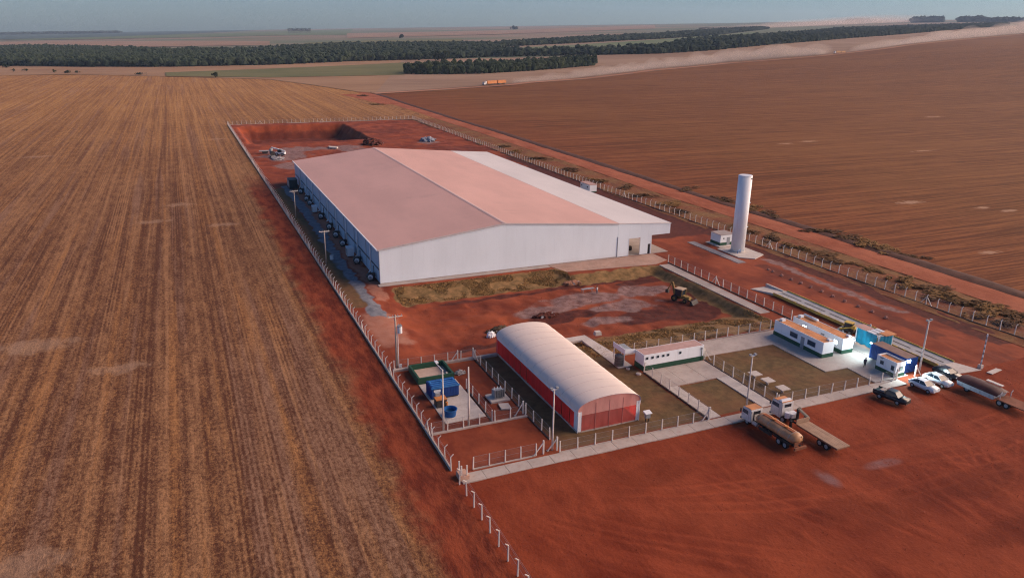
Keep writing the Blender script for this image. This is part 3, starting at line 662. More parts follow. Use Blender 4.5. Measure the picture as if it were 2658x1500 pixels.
cabinet('control_cabinet', 'small pale cabinet halfway along the warehouse side wall', 32.4, 33.7, 221.4, 223.6, 1.8, white_metal)
cabinet('generator_container', 'dark teal container at the far end of the warehouse side wall', 30.9, 33.6, 259.2, 264.2, 3.0, mat('teal_dark', (0.018, 0.045, 0.06), .5, .2, .6, .05), .3)
r = thing('barrel', 'grey barrel on the asphalt strip behind the nearer crossarm pole', 'barrel', (28.6, 171.5, 0)); MB().cyl((28.6, 171.5, 0), (28.6, 171.5, 1.0), .42, n=14).build('body', white_metal, r, smooth=False); MB().cyl((28.6, 171.5, 1.0), (28.6, 171.5, 1.05), .45, n=14).build('rim', steel, r)
# covered load seen through the annex door
r = thing('covered_load', 'beige tarpaulin-covered load seen through the warehouse doorway', 'load', (96.5, 156, 0))
bm = bmesh.new(); bmesh.ops.create_icosphere(bm, subdivisions=3, radius=1.0); me_v = [(96.5 + v.co.x * 1.9 + .25 * math.sin(v.co.z * 7 + v.co.y * 5), 156 + v.co.y * 2.2, 1.35 + v.co.z * (.95 + .2 * math.sin(v.co.x * 6))) for v in bm.verts]; me_f = [tuple(v.index for v in f.verts) for f in bm.faces]; bm.free()
MB().add(me_v, me_f).build('tarpaulin', tan_tarp, r, smooth=True)
for dx in (-1.1, 1.1):
    MB().cyl((96.5 + dx - .35, 153.4, .62), (96.5 + dx + .35, 153.4, .62), .6, n=14).build('tyre', black_rubber, r)
MB().box(95.1, 97.9, 154.0, 158, .4, .9).build('trailer_bed', dark_metal, r)

# ------------------------------------------------------------------ fences
def post_mesh(h, bend, wd=.15):
    mb = MB(); hw = wd / 2
    mb.hexa([(-hw, -hw, -.1), (hw, -hw, -.1), (hw, hw, -.1), (-hw, hw, -.1)], [(-hw * .8, -hw * .8, h), (hw * .8, -hw * .8, h), (hw * .8, hw * .8, h), (-hw * .8, hw * .8, h)])
    if bend:
        q = hw * .8
        mb.hexa([(-q, -q, h - .02), (q, -q, h - .02), (q, q, h - .02), (-q, q, h - .02)], [(-.36 - q * .7, -q * .7, h + .26), (-.36 + q * .7, -q * .7, h + .30), (-.36 + q * .7, q * .7, h + .30), (-.36 - q * .7, q * .7, h + .26)])
    return mb
def fence(label, pts, h=1.8, sp=2.45, bend=False, kerb=.0, brace=0, out=1, kmat=None, name='fence', skip=()):
    root = thing(name, label, 'fence', (pts[0][0], pts[0][1], 0)); ox, oy = pts[0]
    pm = None; n_ = 0
    for (x0, y0), (x1, y1) in zip(pts[:-1], pts[1:]):
        L = math.hypot(x1 - x0, y1 - y0); n = max(1, round(L / sp)); a = math.atan2(y1 - y0, x1 - x0)
        ux, uy = (x1 - x0) / L, (y1 - y0) / L; nx, ny = -uy, ux
        for i in range(n + (1 if (x1, y1) == tuple(pts[-1]) else 0)):
            x = x0 + ux * L * i / n; y = y0 + uy * L * i / n
            if pm is None:
                o = post_mesh(h, bend).build('post', post_mat, root, org=(0, 0, 0)); pm = o.data
            else:
                o = bpy.data.objects.new('post', pm); COL.objects.link(o); o.parent = root
            o.location = (x - ox, y - oy, 0); o.rotation_euler = (random.uniform(-.035, .035), random.uniform(-.035, .035), a + math.pi / 2 * out + random.uniform(-.06, .06))
            n_ += 1
            if brace and i % brace == brace // 2:
                for sgn in (-1, 1):
                    bx, by = x + ux * 1.35 * sgn, y + uy * 1.35 * sgn
                    MB().cyl((x + ux * .06 * sgn, y + uy * .06 * sgn, h * .88), (bx, by, 0.0), .075, .085, n=4).build('brace', post_mat, root)
        t = .012
        q = lambda s, z: (x0 + nx * s, y0 + ny * s, z); p = lambda s, z: (x1 + nx * s, y1 + ny * s, z)
        MB().add([q(.07, .1), p(.07, .1), p(.07, h - .04), q(.07, h - .04)], [(0, 1, 2, 3)]).build('wire_mesh', chain_link, root)
        wires = MB()
        for z in ((h - .05, h * .5) + ((h + .2,) if bend else ())):
            wires.cyl(q(.07, z), p(.07, z), .010, n=4, cap=False)
        wires.build('wire', steel, root)
        if kerb:
            MB().hexa([q(-.13, -.2), p(-.13, -.2), p(.13, -.2), q(.13, -.2)], [q(-.10, kerb), p(-.10, kerb), p(.10, kerb), q(.10, kerb)]).build('kerb', kmat or concrete, root)
    return root
fence('tall perimeter fence of white concrete posts beside the stubble field', [(25.25, 76.2), (25.15, 190), (24.0, 456.6)], 1.8, 2.42, True, .32, 8, 1)
fence('distant perimeter fence of white posts behind the excavation pit', [(24.0, 457.0), (130.3, 457.6)], 1.9, 2.45, True, .15, 14, 1)
fence('long perimeter fence of white posts beside the dirt road', [(130.3, 457.2), (129.4, 232), (131.2, 165), (132.1, 88), (134.6, 60)], 1.85, 2.45, True, .12, 18, -1, mat('dark_kerb', (0.06, 0.045, 0.045), .9, .2, .5, .2))
fence('short run of hook-topped posts leading from the corner towards the camera', [(25.2, 73.0), (25.12, 43.6)], 1.85, 2.42, True, 0, 0, 1)
fence('post fence between the terrace path and the red service road', [(100.75, 141.4), (100.9, 101.4)], 1.85, 2.45, False, .10, 14, 1, mat('dark_kerb', (0.06, 0.045, 0.045)))
fence('fence of white posts behind the small-windowed building', [(62.4, 98.5), (93.6, 98.7)], 1.85, 2.45, False, .08, 0, 1)
fence('fence between the lawn with the tunnel shed and the paved courtyard', [(62.25, 91.4), (62.3, 75.2)], 1.8, 2.45, False, .12, 0, 1, mat('dark_kerb', (0.06, 0.045, 0.045)))
fence('fence between the paved courtyard and the lawn with concrete tables', [(74.12, 91.9), (74.1, 75.2)], 1.8, 2.45, False, .12, 0, 1, mat('dark_kerb', (0.06, 0.045, 0.045)))
fence('front fence beside the tunnel shed along the paved path', [(39.3, 74.95), (62.1, 74.9)], 1.6, 2.42, False, .05, 0, 1)
fence('front fence of the office lawn along the paved path', [(74.3, 74.95), (96.9, 74.85)], 1.6, 2.45, False, .05, 0, 1)
fence('front fence of the bare earth pen in the corner', [(27.8, 75.4), (36.2, 75.4)], 1.7, 2.40, False, .05, 0, 1)
fence('cross fence between the bare earth pen and the blue tank yard', [(25.6, 85.3), (39.2, 85.4)], 1.7, 2.35, False, .0, 0, 1)
fence('fence between the service yards and the tunnel shed lawn', [(39.4, 105.8), (39.5, 78.3)], 1.75, 2.45, False, .10, 0, 1, mat('dark_kerb', (0.06, 0.045, 0.045)))
fence('short fence between the blue tank and the transformer', [(34.5, 96.3), (34.4, 85.7)], 1.7, 2.6, False, .10, 0, 1, mat('dark_kerb', (0.06, 0.045, 0.045)))
fence('back fence of the service yard behind the green basin', [(26.2, 106.3), (39.3, 106.2)], 1.8, 2.3, False, .0, 0, 1)

def gate_frame(label, x, y, dirx):
    r = thing('gate_post', label, 'gate post', (x, y, 0))
    MB().box(x - .09, x + .09, y - .09, y + .09, -.1, 1.9).build('post', post_mat, r)
    MB().cyl((x, y, 1.65), (x + dirx[0] * 1.3, y + dirx[1] * 1.3, 0), .08, n=4).build('strut', post_mat, r)
    MB().box(x + dirx[0] * 1.3 - .14, x + dirx[0] * 1.3 + .14, y + dirx[1] * 1.3 - .14, y + dirx[1] * 1.3 + .14, -.1, .1).build('footing', concrete, r)
gate_frame('strutted gate post at the front corner of the bare earth pen', 37.2, 75.4, (-1, 0))
gate_frame('strutted gate post at the foot of the tall front lamp pole', 39.2, 75.6, (-.9, .2))
gate_frame('strutted gate post beside the transformer slab', 39.2, 86.2, (-1, -.2))
gate_frame('strutted post where the courtyard fence meets the front path', 62.3, 75.0, (-.9, 0))
gate_frame('strutted post at the right end of the small-windowed building', 74.3, 92.3, (.6, -.5))
gate_frame('strutted post of the service yard back fence beside the earth pile', 36.6, 106.25, (-1, 0))
gate_frame('strutted post at the back corner of the tunnel shed lawn', 39.3, 106.4, (.3, -1))
gate_frame('strutted post by the lit white cabin at the path end', 97.2, 74.6, (-.8, -.1))
r = thing('corner_pillar', 'pale rendered corner pillar at the end of the front path', 'pillar', (26.0, 74.3, 0))
MB().box(25.45, 26.6, 73.4, 75.0, -.2, .62).build('base', mat('peach_render', (0.52, 0.33, 0.25), .85, .1, .6, .1), r, bevel=.03)
for x, y in ((25.7, 73.7), (26.35, 73.6), (25.8, 74.8)): MB().box(x - .08, x + .08, y - .08, y + .08, .62, 1.9).build('post', post_mat, r)

# ------------------------------------------------------------------ water tower and pump house
wt = thing('water_tower', 'tall slim white cylindrical water tower beside the road', 'water tower', (122.3, 143.4, 0))
mb = MB(); n = 40; cx, cy, rr = 122.3, 143.4, 1.62
mb.cyl((cx, cy, .15), (cx, cy, 18.7), rr, n=n, cap=True); mb.build('shell', white_wall, wt, smooth=False).data.polygons.foreach_set('use_smooth', [True] * n + [False] * 2)
for z in (3.2, 6.2, 9.2, 12.3, 15.4): MB().cyl((cx, cy, z), (cx, cy, z + .05), rr + .012, n=n, cap=True).build('weld_band', white_wall, wt)
MB().cyl((cx, cy, 18.7), (cx, cy, 18.85), rr + .06, rr - .15, n=n).build('top_plate', white_metal, wt)
MB().cyl((cx, cy, .10), (cx, cy, .35), rr + .22, n=n).build('base_ring', concrete_pale, wt)
lad = MB()
for dx in (-.2, .2): lad.tube([(cx + 1.72, cy - .3 + dx, .4), (cx + 1.72, cy - .3 + dx, 18.9)], .025, 5)
for i in range(45): lad.cyl((cx + 1.72, cy - .5, .7 + i * .4), (cx + 1.72, cy - .1, .7 + i * .4), .018, n=4)
lad.build('ladder', white_metal, wt)
for z in (6.0, 12.0): MB().box(cx + 1.55, cx + 1.95, cy - .6, cy + .0, z, z + .25).build('bracket', white_metal, wt)
MB().box(cx + .35, cx + .8, cy - 1.58, cy - 1.50, 18.0, 18.25).build('vent', dark_metal, wt)
MB().tube([(cx - .6, cy - 1.75, .2), (cx - .6, cy - 1.75, .9), (cx - 1.7, cy - 2.2, .9), (cx - 1.7, cy - 2.2, .2)], .08, 8).build('outlet_pipe', blue_light, wt)
def hut(name, label, x0, x1, y0, y1, h, band, roofm, cat='building', parapet=.0, over=.12):
    r = thing(name, label, cat, (x0, y0, 0))
    MB().box(x0, x1, y0, y1, band + .02, h).build('wall', white_wall, r)
    MB().box(x0 - .03, x1 + .03, y0 - .03, y1 + .03, -.1, band).build('base_band', green_paint, r)
    if parapet:
        MB().box(x0 + .09, x1 - .09, y0 + .09, y1 - .09, h, h + .05).build('roof', roofm, r)
        for (a, b, c, d) in ((x0, x1, y0, y0 + .08), (x0, x1, y1 - .08, y1), (x0, x0 + .08, y0 + .085, y1 - .085), (x1 - .08, x1, y0 + .085, y1 - .085)):
            MB().box(a, b, c, d, h + .003, h + parapet).build('parapet', white_wall, r)
    else:
        MB().box(x0 - over, x1 + over, y0 - over, y1 + over, h + .003, h + .13).build('roof', roofm, r)
    return r
ph = hut('pump_house', 'small white pump house with dark green base beside the water tower', 121.4, 125.4, 149.0, 152.9, 2.75, .8, mat('grey_roof', (0.33, 0.29, 0.28), .8, .1, .6, .2))
MB().box(122.2, 122.55, 148.95, 148.985, 1.7, 2.0).build('vent', glass, ph)
MB().box(123.4, 124.3, 148.94, 148.985, .1, 2.1).build('door', grey_paint, ph)
sb = hut('store_hut', 'white hut between the warehouse side roof and the road fence', 123.1, 125.8, 220.3, 226.8, 2.5, .3, pink_roof)
for y in (221.6, 225.6): MB().box(123.05, 123.09, y, y + .5, 1.4, 1.9).build('window', glass, sb)
rr_ = thing('plastic_tank', 'small pale tank just beyond the warehouse side roof edge', 'tank', (119.5, 243, 0)); MB().cyl((119.5, 243, 0), (119.5, 243, 1.5), 1.0, n=16).build('body', concrete_pale, rr_); MB().cyl((119.5, 243, 1.5), (119.5, 243, 1.8), 1.0, .4, n=16).build('lid', concrete_pale, rr_)

# ------------------------------------------------------------------ tunnel shed
tx0, tx1, ty0, ty1 = 43.7, 53.1, 78.5, 106.8; te, ta = 3.05, 4.75; tcx = (tx0 + tx1) / 2
ts = thing('tunnel_shed', 'long arched shed with pale fabric roof and red side curtains', 'shed', (tx0, ty0, 0))
na = 18
def archp(k, off=0.0):
    a = math.pi * (1 - k / na); s_ = math.sin(a)
    return (tcx - (tx1 - tx0 + .3) / 2 * -math.cos(a) * 1.0 if False else tcx + (tx1 - tx0 + .3) / 2 * math.cos(a), te + (ta - te) * (s_ ** .8) + off)
nbay = 12; bl = (ty1 - ty0) / nbay
for b in range(nbay):
    V = []; F = []; m_ = 5
    for j in range(m_):
        y = ty0 - .15 * (b == 0) + b * bl + (bl - .015 + (.15 if b in (0, nbay - 1) else 0)) * j / (m_ - 1)
        sag = -.025 * math.sin(math.pi * j / (m_ - 1))
        for k in range(na + 1):
            x, z = archp(k); V.append((x, y, z + sag * math.sin(math.pi * k / na) + random.uniform(-.012, .012)))
    for j in range(m_ - 1):
        for k in range(na): F.append((j * (na + 1) + k, j * (na + 1) + k + 1, (j + 1) * (na + 1) + k + 1, (j + 1) * (na + 1) + k))
    MB().add(V, F).build('roof_panel', tunnel_fabric, ts, smooth=True)
    MB().tube([(archp(k, -.06)[0], ty0 + b * bl, archp(k, -.06)[1]) for k in range(na + 1)], .05, 6).build('arch_rib', white_metal, ts)
    if b: MB().tube([(archp(k, -.012)[0], ty0 + b * bl, archp(k, -.012)[1]) for k in range(na + 1)], .035, 6).build('strap', mat('strap_grey', (.50, .42, .42), .8), ts)
MB().tube([(archp(k, -.06)[0], ty1, archp(k, -.06)[1]) for k in range(na + 1)], .05, 6).build('arch_rib', white_metal, ts)
for x in (tx0, tx1):
    for b in range(nbay + 1):
        y = ty0 + b * bl; xi = x + (.16 if x == tx0 else -.16) * (0 if b in (0, nbay) else 1); MB().box(xi - .06, xi + .06, y - .06, y + .06, 0, te).build('post', white_metal, ts)
    MB().box(x - .09, x + .09, ty0 - .1, ty1 + .1, te - .45, te - .02).build('eave_band', white_metal, ts)
    MB().box(x - .1, x + .1, ty0, ty1, -.2, .18).build('base_kerb', concrete, ts)
    s_ = -1 if x == tx0 else 1
    for b in range(nbay):
        y0 = ty0 + b * bl + .01; y1 = y0 + bl - .02
        if b == 0 and x == tx0: y0 += 1.1
        V = []; F = []
        for j in range(9):
            y = y0 + (y1 - y0) * j / 8
            for i, z in enumerate((.19, .9, 1.7, te - .5)): V.append((x + s_ * (.02 + .05 * math.sin(j * 2.1 + b)), y, z))
        for j in range(8):
            for i in range(3): F.append((j * 4 + i, j * 4 + i + 1, j * 4 + i + 5, j * 4 + i + 4))
        MB().add(V, F).build('side_curtain', red_side, ts, smooth=True)
for x in (tx0 + .0, tx1 - .55): MB().box(x + .065, x + .5, ty0 - .03, ty0 + .03, .1, te - .05).build('front_panel', white_metal, ts)
MB().box(tx0 - .03, tx0 + .03, ty0 + .07, ty0 + 1.1, .18, te - .46).build('front_panel', white_metal, ts)
for (a, b) in ((0, 6), (6, 10), (10, 14), (14, 18)):
    pts = [archp(k, -.07) for k in range(a, b + 1)]
    V = [(x, ty0 - .02, z) for x, z in pts] + [(x, ty0 - .02, 2.45) for x, z in pts]; m_ = len(pts)
    MB().add(V, [(i, i + 1, i + 1 + m_, i + m_) for i in range(m_ - 1)]).build('gable_film', pink_gable, ts)
for i in range(4):
    a = tx0 + .52 + i * 2.09
    MB().add([(a + .03, ty0, .15), (a + 2.06, ty0, .15), (a + 2.06, ty0, 2.42), (a + .03, ty0, 2.42)], [(0, 1, 2, 3)]).build('front_mesh', red_front, ts)
    MB().box(a - .02, a + .02, ty0 - .05, ty0 + .03, 0, 4.0 if i else 2.45).build('mullion', mat('pink_steel', (.5, .22, .2), .6), ts)
MB().box(tx0 + .2, tx1 - .2, ty0 - .02, ty0 + .1, -.2, .14).build('base_kerb', concrete, ts)
V = [(archp(k, -.07)[0], ty1 + .02, archp(k, -.07)[1]) for k in range(na + 1)] + [(archp(k)[0], ty1 + .02, .1) for k in range(na + 1)]
MB().add(V, [(i, i + 1, i + na + 2, i + na + 1) for i in range(na)]).build('back_panel', red_side, ts)
MB().box(tx0 + .2, tx1 - .2, ty0 + .2, ty1 - .2, -.2, .03).build('floor', mat('shed_floor', (.30, .10, .08), .9, .2, .4, .3), ts)
for i in range(3):
    x = tx0 + 2.0 + i * 2.5; b_ = thing('bench', 'bench inside the front of the tunnel shed, ' + ('leftmost', 'middle', 'rightmost')[i] + ' of three', 'bench', (x, 81.5, .03), 'benches inside the tunnel shed')
    MB().box(x - .8, x + .8, 80.9, 82.1, .75, .85).build('top', wood_deck, b_)
    for dx in (-.65, .65): MB().box(x + dx - .05, x + dx + .05, 81.1, 81.9, .03, .75).build('leg', dark_metal, b_)
r = thing('electric_box', 'small grey-white box on a stand beside the tunnel shed front corner', 'box', (54.0, 77.7, 0))
MB().box(53.65, 54.35, 77.45, 77.95, .6, 1.3).build('box', grey_paint, r, bevel=.02); MB().hexa([(53.5, 77.3, 1.3), (54.5, 77.3, 1.3), (54.5, 78.1, 1.3), (53.5, 78.1, 1.3)], [(53.5, 77.3, 1.36), (54.5, 77.3, 1.36), (54.5, 78.1, 1.55), (53.5, 78.1, 1.55)]).build('lid', white_metal, r)
for x in (53.75, 54.25): MB().box(x - .04, x + .04, 77.65, 77.75, 0, .6).build('leg', dark_metal, r)

# ------------------------------------------------------------------ service yard
gb = thing('containment_basin', 'square dark green walled basin with pale floor in the service yard', 'basin', (28.4, 100.3, 0))
for (a, b, c, d) in ((28.3, 34.0, 100.3, 100.6), (28.3, 34.0, 105.4, 105.7), (28.3, 28.6, 100.61, 105.39), (33.7, 34.0, 100.61, 105.39)): MB().box(a, b, c, d, -.1, .95).build('wall', green_paint, gb)
MB().box(28.6, 33.7, 100.6, 105.4, -.1, .12).build('floor', mat('basin_floor', (.50, .38, .32), .85, .1, .6, .1), gb)
for i in range(3): MB().box(32.0 + i * .5, 32.3 + i * .5, 101.2, 101.6, .12, .5 + .1 * i).build('fitting', concrete_pale, gb)
bt = thing('fuel_tank', 'large blue ribbed tank unit with light blue edging in the service yard', 'tank', (28.6, 94.5, 0))
MB().box(28.6, 32.7, 94.5, 97.2, .25, 1.95).build('body', blue_paint, bt, bevel=.04)
MB().box(28.7, 32.6, 94.6, 97.1, 0, .25).build('skid', dark_metal, bt)
for i in range(5): MB().box(28.50, 28.595, 94.62 + i * .54, 94.82 + i * .54, .2, 1.9).build('end_rib', blue_paint, bt)
for i in range(4): MB().box(28.75, 32.6, 94.75 + i * .6, 94.95 + i * .6, 1.955, 2.03).build('roof_rib', blue_light, bt)
MB().box(28.5, 32.8, 94.40, 94.52, 1.78, 1.98).build('edge_rail', blue_light, bt)
for i in range(8): MB().box(29.4 + i * .41, 29.45 + i * .41, 94.46, 94.495, .35, 1.7).build('side_rib', blue_paint, bt)
MB().box(28.9, 29.9, 94.43, 94.47, 1.25, 1.62).build('sign', white_metal, bt)
for x in (28.8, 30.5, 32.3): MB().cyl((x, 96.2, 2.0), (x, 96.2, 2.25), .18, n=10).build('hatch', blue_light, bt)
bx = thing('pump_box', 'black box with orange lid between the blue tank and round blue tub', 'box', (28.6, 91.9, 0))
MB().box(28.5, 30.0, 91.9, 93.2, .05, 1.2).build('housing', dark_metal, bx, bevel=.02); MB().box(28.45, 30.05, 91.85, 93.25, 1.205, 1.3).build('lid', orange_paint, bx)
MB().cyl((29.9, 91.7, .1), (29.9, 91.7, .9), .18, n=12).build('cylinder', orange_paint, bx); MB().box(28.7, 29.4, 93.0, 93.4, 1.31, 1.8).build('hose_reel', grey_paint, bx)
rt = thing('round_tub', 'round open blue water tub on the service yard paving', 'tub', (29.6, 89.3, 0))
mb = MB(); n = 28
for (r0, z0, r1, z1) in ((.78, .06, .92, 1.02), (.92, 1.02, .99, 1.02), (.99, 1.02, .99, 1.08), (.99, 1.08, .86, 1.08), (.86, 1.08, .74, .35), (.74, .35, .001, .35), (.78, .06, .001, .06)):
    mb.cyl((29.6, 89.3, z0), (29.6, 89.3, z1 + 1e-4), r0, r1, n=n, cap=False) if z1 != z0 else mb.add([(29.6 + r0 * math.cos(2 * math.pi * i / n), 89.3 + r0 * math.sin(2 * math.pi * i / n), z0) for i in range(n)] + [(29.6 + r1 * math.cos(2 * math.pi * i / n), 89.3 + r1 * math.sin(2 * math.pi * i / n), z0) for i in range(n)], [(i, (i + 1) % n, (i + 1) % n + n, i + n) for i in range(n)])
mb.build('shell', mat('tub_blue', (.008, .09, .30), .4, .1, 1, .02), rt, smooth=False)
MB().cyl((29.6, 89.3, .5), (29.6, 89.3, .6), .77, n=n).build('water', glass_mat('tub_water', (.01, .05, .12), .05), rt)
tr = thing('transformer', 'grey finned transformer standing on a concrete plinth', 'transformer', (37.7, 91.9, 0))
MB().box(36.2, 39.1, 90.5, 93.1, -.1, .22).build('plinth', concrete_pale, tr)
MB().box(37.0, 38.5, 91.5, 92.5, .24, 1.35).build('tank', grey_paint, tr, bevel=.03)
for i in range(6): MB().box(36.98 + i * .28, 37.08 + i * .28, 91.1, 91.48, .35, 1.6).build('fin', steel, tr)
for i in range(3): MB().cyl((37.2 + i * .5, 92.0, 1.35), (37.2 + i * .5, 92.0, 1.75), .07, .05, n=8).build('bushing', white_metal, tr)
r = tag(MB().prism([(36.8, 88.2), (38.2, 87.8), (38.4, 89.6), (37.0, 90.0)], 0.0, .16).build('loose_slab', concrete_pale), 'loose pale concrete slab lying in front of the transformer', 'slab')
def rubble(name, label, cx, cy, rx, ry, hz, m, n=26, z0=0.0, cat='heap', seed=1, cut=None):
    rg = random.Random(seed); r = thing(name, label, cat, (cx, cy, z0))
    bm = bmesh.new(); bmesh.ops.create_icosphere(bm, subdivisions=4, radius=1.0)
    vs = []
    for v in bm.verts:
        nn = .75 + .5 * float(vnoise(v.co.x * 3 + seed * 7, v.co.y * 3 + v.co.z * 2, .7)) ; nn += .25 * (float(vnoise(v.co.x * 9 + seed, v.co.y * 9 + v.co.z * 5, .7)) - .5)
        vs.append((cx + v.co.x * rx * nn, cy + v.co.y * ry * nn, z0 + max(-.2, v.co.z * hz * nn)))
    fs = [tuple(v.index for v in f.verts) for f in bm.faces]; bm.free()
    MB().add(vs, fs).build('mound', m, r, smooth=False)
    for i in range(n):
        a = rg.uniform(0, 6.28); d = rg.uniform(.5, 1.15); x = cx + rx * d * math.cos(a); y = cy + ry * d * math.sin(a); s = rg.uniform(.12, .4) * min(1, rx / 2); z = z0 + max(0, hz * (1 - d) * .8)
        MB().hexa([(x - s, y - s * rg.random(), z - .1), (x + s, y - s, z - .1), (x + s * rg.random(), y + s, z - .1), (x - s, y + s, z - .1)], [(x - s * .6, y - s * .5, z + s), (x + s * .7, y - s * .6, z + s * .8), (x + s * .5, y + s * .6, z + s * 1.1), (x - s * .7, y + s * .5, z + s * .7)]).build('lump', m if i % 3 else rubble_mat, r)
    return r
rubble('rubble_heap', 'small pale stone heap beside the green basin', 35.4, 101.9, .9, .7, .45, rubble_mat, 16, 0, seed=3)
rubble('earth_heap', 'dark red earth heap behind the warehouse, before the excavation', 82.2, 358, 4.6, 5.0, 2.6, dark_earth, 30, 0, seed=5)
rubble('rubble_heap', 'blue-grey rubble heap at the far right back of the site', 110.3, 362, 3.6, 4.2, 1.6, mat('blue_rubble', (.22, .25, .31), .9, .3, 1, .2), 26, 0, seed=9)
rubble('rubble_heap', 'dark brush and rubble pile with a white sack behind the tunnel shed', 49.4, 119.4, 2.2, 1.2, .8, mat('brush_pile', (.06, .045, .028), .95, .4, 1.5, .2), 34, gz(49.4, 119.4), seed=12)
rubble('earth_heap', 'dark low earth heap in the middle of the hollow', 60.5, 123.2, 2.4, 1.1, .8, dark_earth, 14, gz(60.5, 123.2), seed=15)
rubble('sack', 'white sack of rubble at the back corner of the tunnel shed', 46.9, 117.6, .8, .6, .9, white_wall, 0, gz(46.9, 117.6), 'sack', seed=17)
rubble('earth_heap', 'broken earth and concrete lumps at the end of the loading apron', 74.2, 139.0, 1.9, .9, .6, mat('lump_earth', (.32, .16, .10), .9, .2, 1, .2), 24, gz(74, 139) + .2, seed=21)
rubble('rubble_heap', 'pale grey rubble scattered beside the white boom loader', 35.2, 326.5, 2.6, 4.0, .9, rubble_mat, 40, 0, seed=27)
tag(MB().prism([(61.0, 354.5), (64.6, 350.5), (63.4, 347.4), (60.6, 350)], 0, .5).build('concrete_slab', concrete_pale), 'pale concrete slab on the gravel behind the warehouse', 'slab')
tag(MB().hexa([(63.0, 108.2, -.3), (64.2, 108.1, -.3), (64.2, 109, -.3), (63.0, 109.1, -.3)], [(63.1, 108.3, .35), (64.1, 108.2, .35), (64.1, 108.9, .4), (63.1, 109.0, .4)]).build('concrete_block', concrete_pale), 'small pale block at the lower edge of the hollow', 'block')

# ------------------------------------------------------------------ poles
def pole(name, label, x, y, h, kind, rz=0.0, cat='pole', r0=.16):
    r = thing(name, label, cat, (x, y, 0))
    MB().cyl((x, y, -.1), (x, y, h), r0, r0 * .6, n=10).build('shaft', wood_pole if kind in ('T', 'X') else post_mat, r, smooth=True)
    if kind in ('T', 'X'):
        MB().box(x - 1.15, x + 1.15, y - .07, y + .07, h - .35, h - .2).build('crossarm', post_mat, r)
        for dx in (-1.0, -.4, .4, 1.0): MB().cyl((x + dx, y, h - .2), (x + dx, y, h + .05), .06, .04, n=8).build('insulator', grey_paint, r)
        MB().cyl((x - .7, y, h - .3), (x, y, h - 1.0), .03, n=5).build('stay', steel, r); MB().cyl((x + .7, y, h - .3), (x, y, h - 1.0), .03, n=5).build('stay', steel, r)
    if kind == 'X':
        t_ = MB().cyl((x + .62, y - .1, h - 3.0), (x + .62, y - .1, h - 1.9), .38, n=16).build('transformer_tank', white_metal, r, smooth=False)
        MB().cyl((x + .62, y - .1, h - 1.9), (x + .62, y - .1, h - 1.8), .41, n=16).build('lid', steel, t_)
        for dx in (-.15, .15): MB().cyl((x + .62 + dx, y - .1, h - 1.8), (x + .62 + dx, y - .1, h - 1.5), .05, n=6).build('bushing', grey_paint, t_)
        MB().tube([(x + .25, y - .2, h - 2.2), (x + .25, y - .2, .3)], .05, 6).build('conduit', white_metal, r)
        MB().box(x + .2, x + .7, y - .4, y - .2, 0, .7).build('meter_box', white_metal, r)
    if kind == 'L':
        MB().tube([(x, y, h - .1), (x - .5, y + .9, h + .5), (x - .35, y + 1.3, h + .55)], .05, 6).build('arm', white_metal, r)
        MB().box(x - .55, x - .15, y + 1.1, y + 1.8, h + .45, h + .6).build('lamp_head', white_metal, r)
    if kind == 'D':
        MB().box(x - .35, x + .35, y - .12, y + .12, h, h + .12).build('lamp_bracket', white_metal, r)
        for dx in (-.4, .4): MB().box(x + dx - .18, x + dx + .18, y - .2, y + .14, h + .12, h + .34).build('lamp_head', grey_paint, r)
    return r
pole('transformer_pole', 'utility pole with crossarm and grey transformer can by the corner fence', 26.9, 107.3, 8.9, 'X', r0=.2)
pole('crossarm_pole', 'crossarm pole beside the warehouse side wall, nearer one', 26.6, 167.2, 8.1, 'T')
pole('crossarm_pole', 'crossarm pole beside the warehouse side wall, farther one', 26.9, 216.6, 7.9, 'T')
pole('lamp_pole', 'tall pale lamp pole with bent arm in front of the blue tank', 27.4, 85.6, 8.9, 'L', r0=.14)
pole('lamp_pole', 'tall plain pole right of the round blue tub', 31.0, 85.7, 8.6, 'N', r0=.15)
pole('lamp_pole', 'tall white pole in front of the tunnel shed', 38.7, 75.9, 8.4, 'D', r0=.13)
pole('lamp_pole', 'lamp pole at the corner of the courtyard lawn', 68.9, 75.3, 8.3, 'D', r0=.14)
pole('lamp_pole', 'tall lamp pole rising behind the lit white cabin', 103.1, 75.4, 8.6, 'D', r0=.17)
mz = thing('striped_mast', 'thin banded mast beside the concrete ramp', 'mast', (113.7, 72.8, 0))
for i in range(12): MB().cyl((113.7, 72.8, .6 + i * .44), (113.7, 72.8, .6 + (i + 1) * .44 - .01), .11, n=8).build('band', white_metal if i % 2 else grey_paint, mz)
MB().box(113.4, 114.0, 72.5, 73.1, -.1, .6).build('base', concrete_pale, mz)
pole('short_post', 'short white post at the left end of the small-windowed building', 61.0, 98.6, 2.0, 'N', r0=.09)

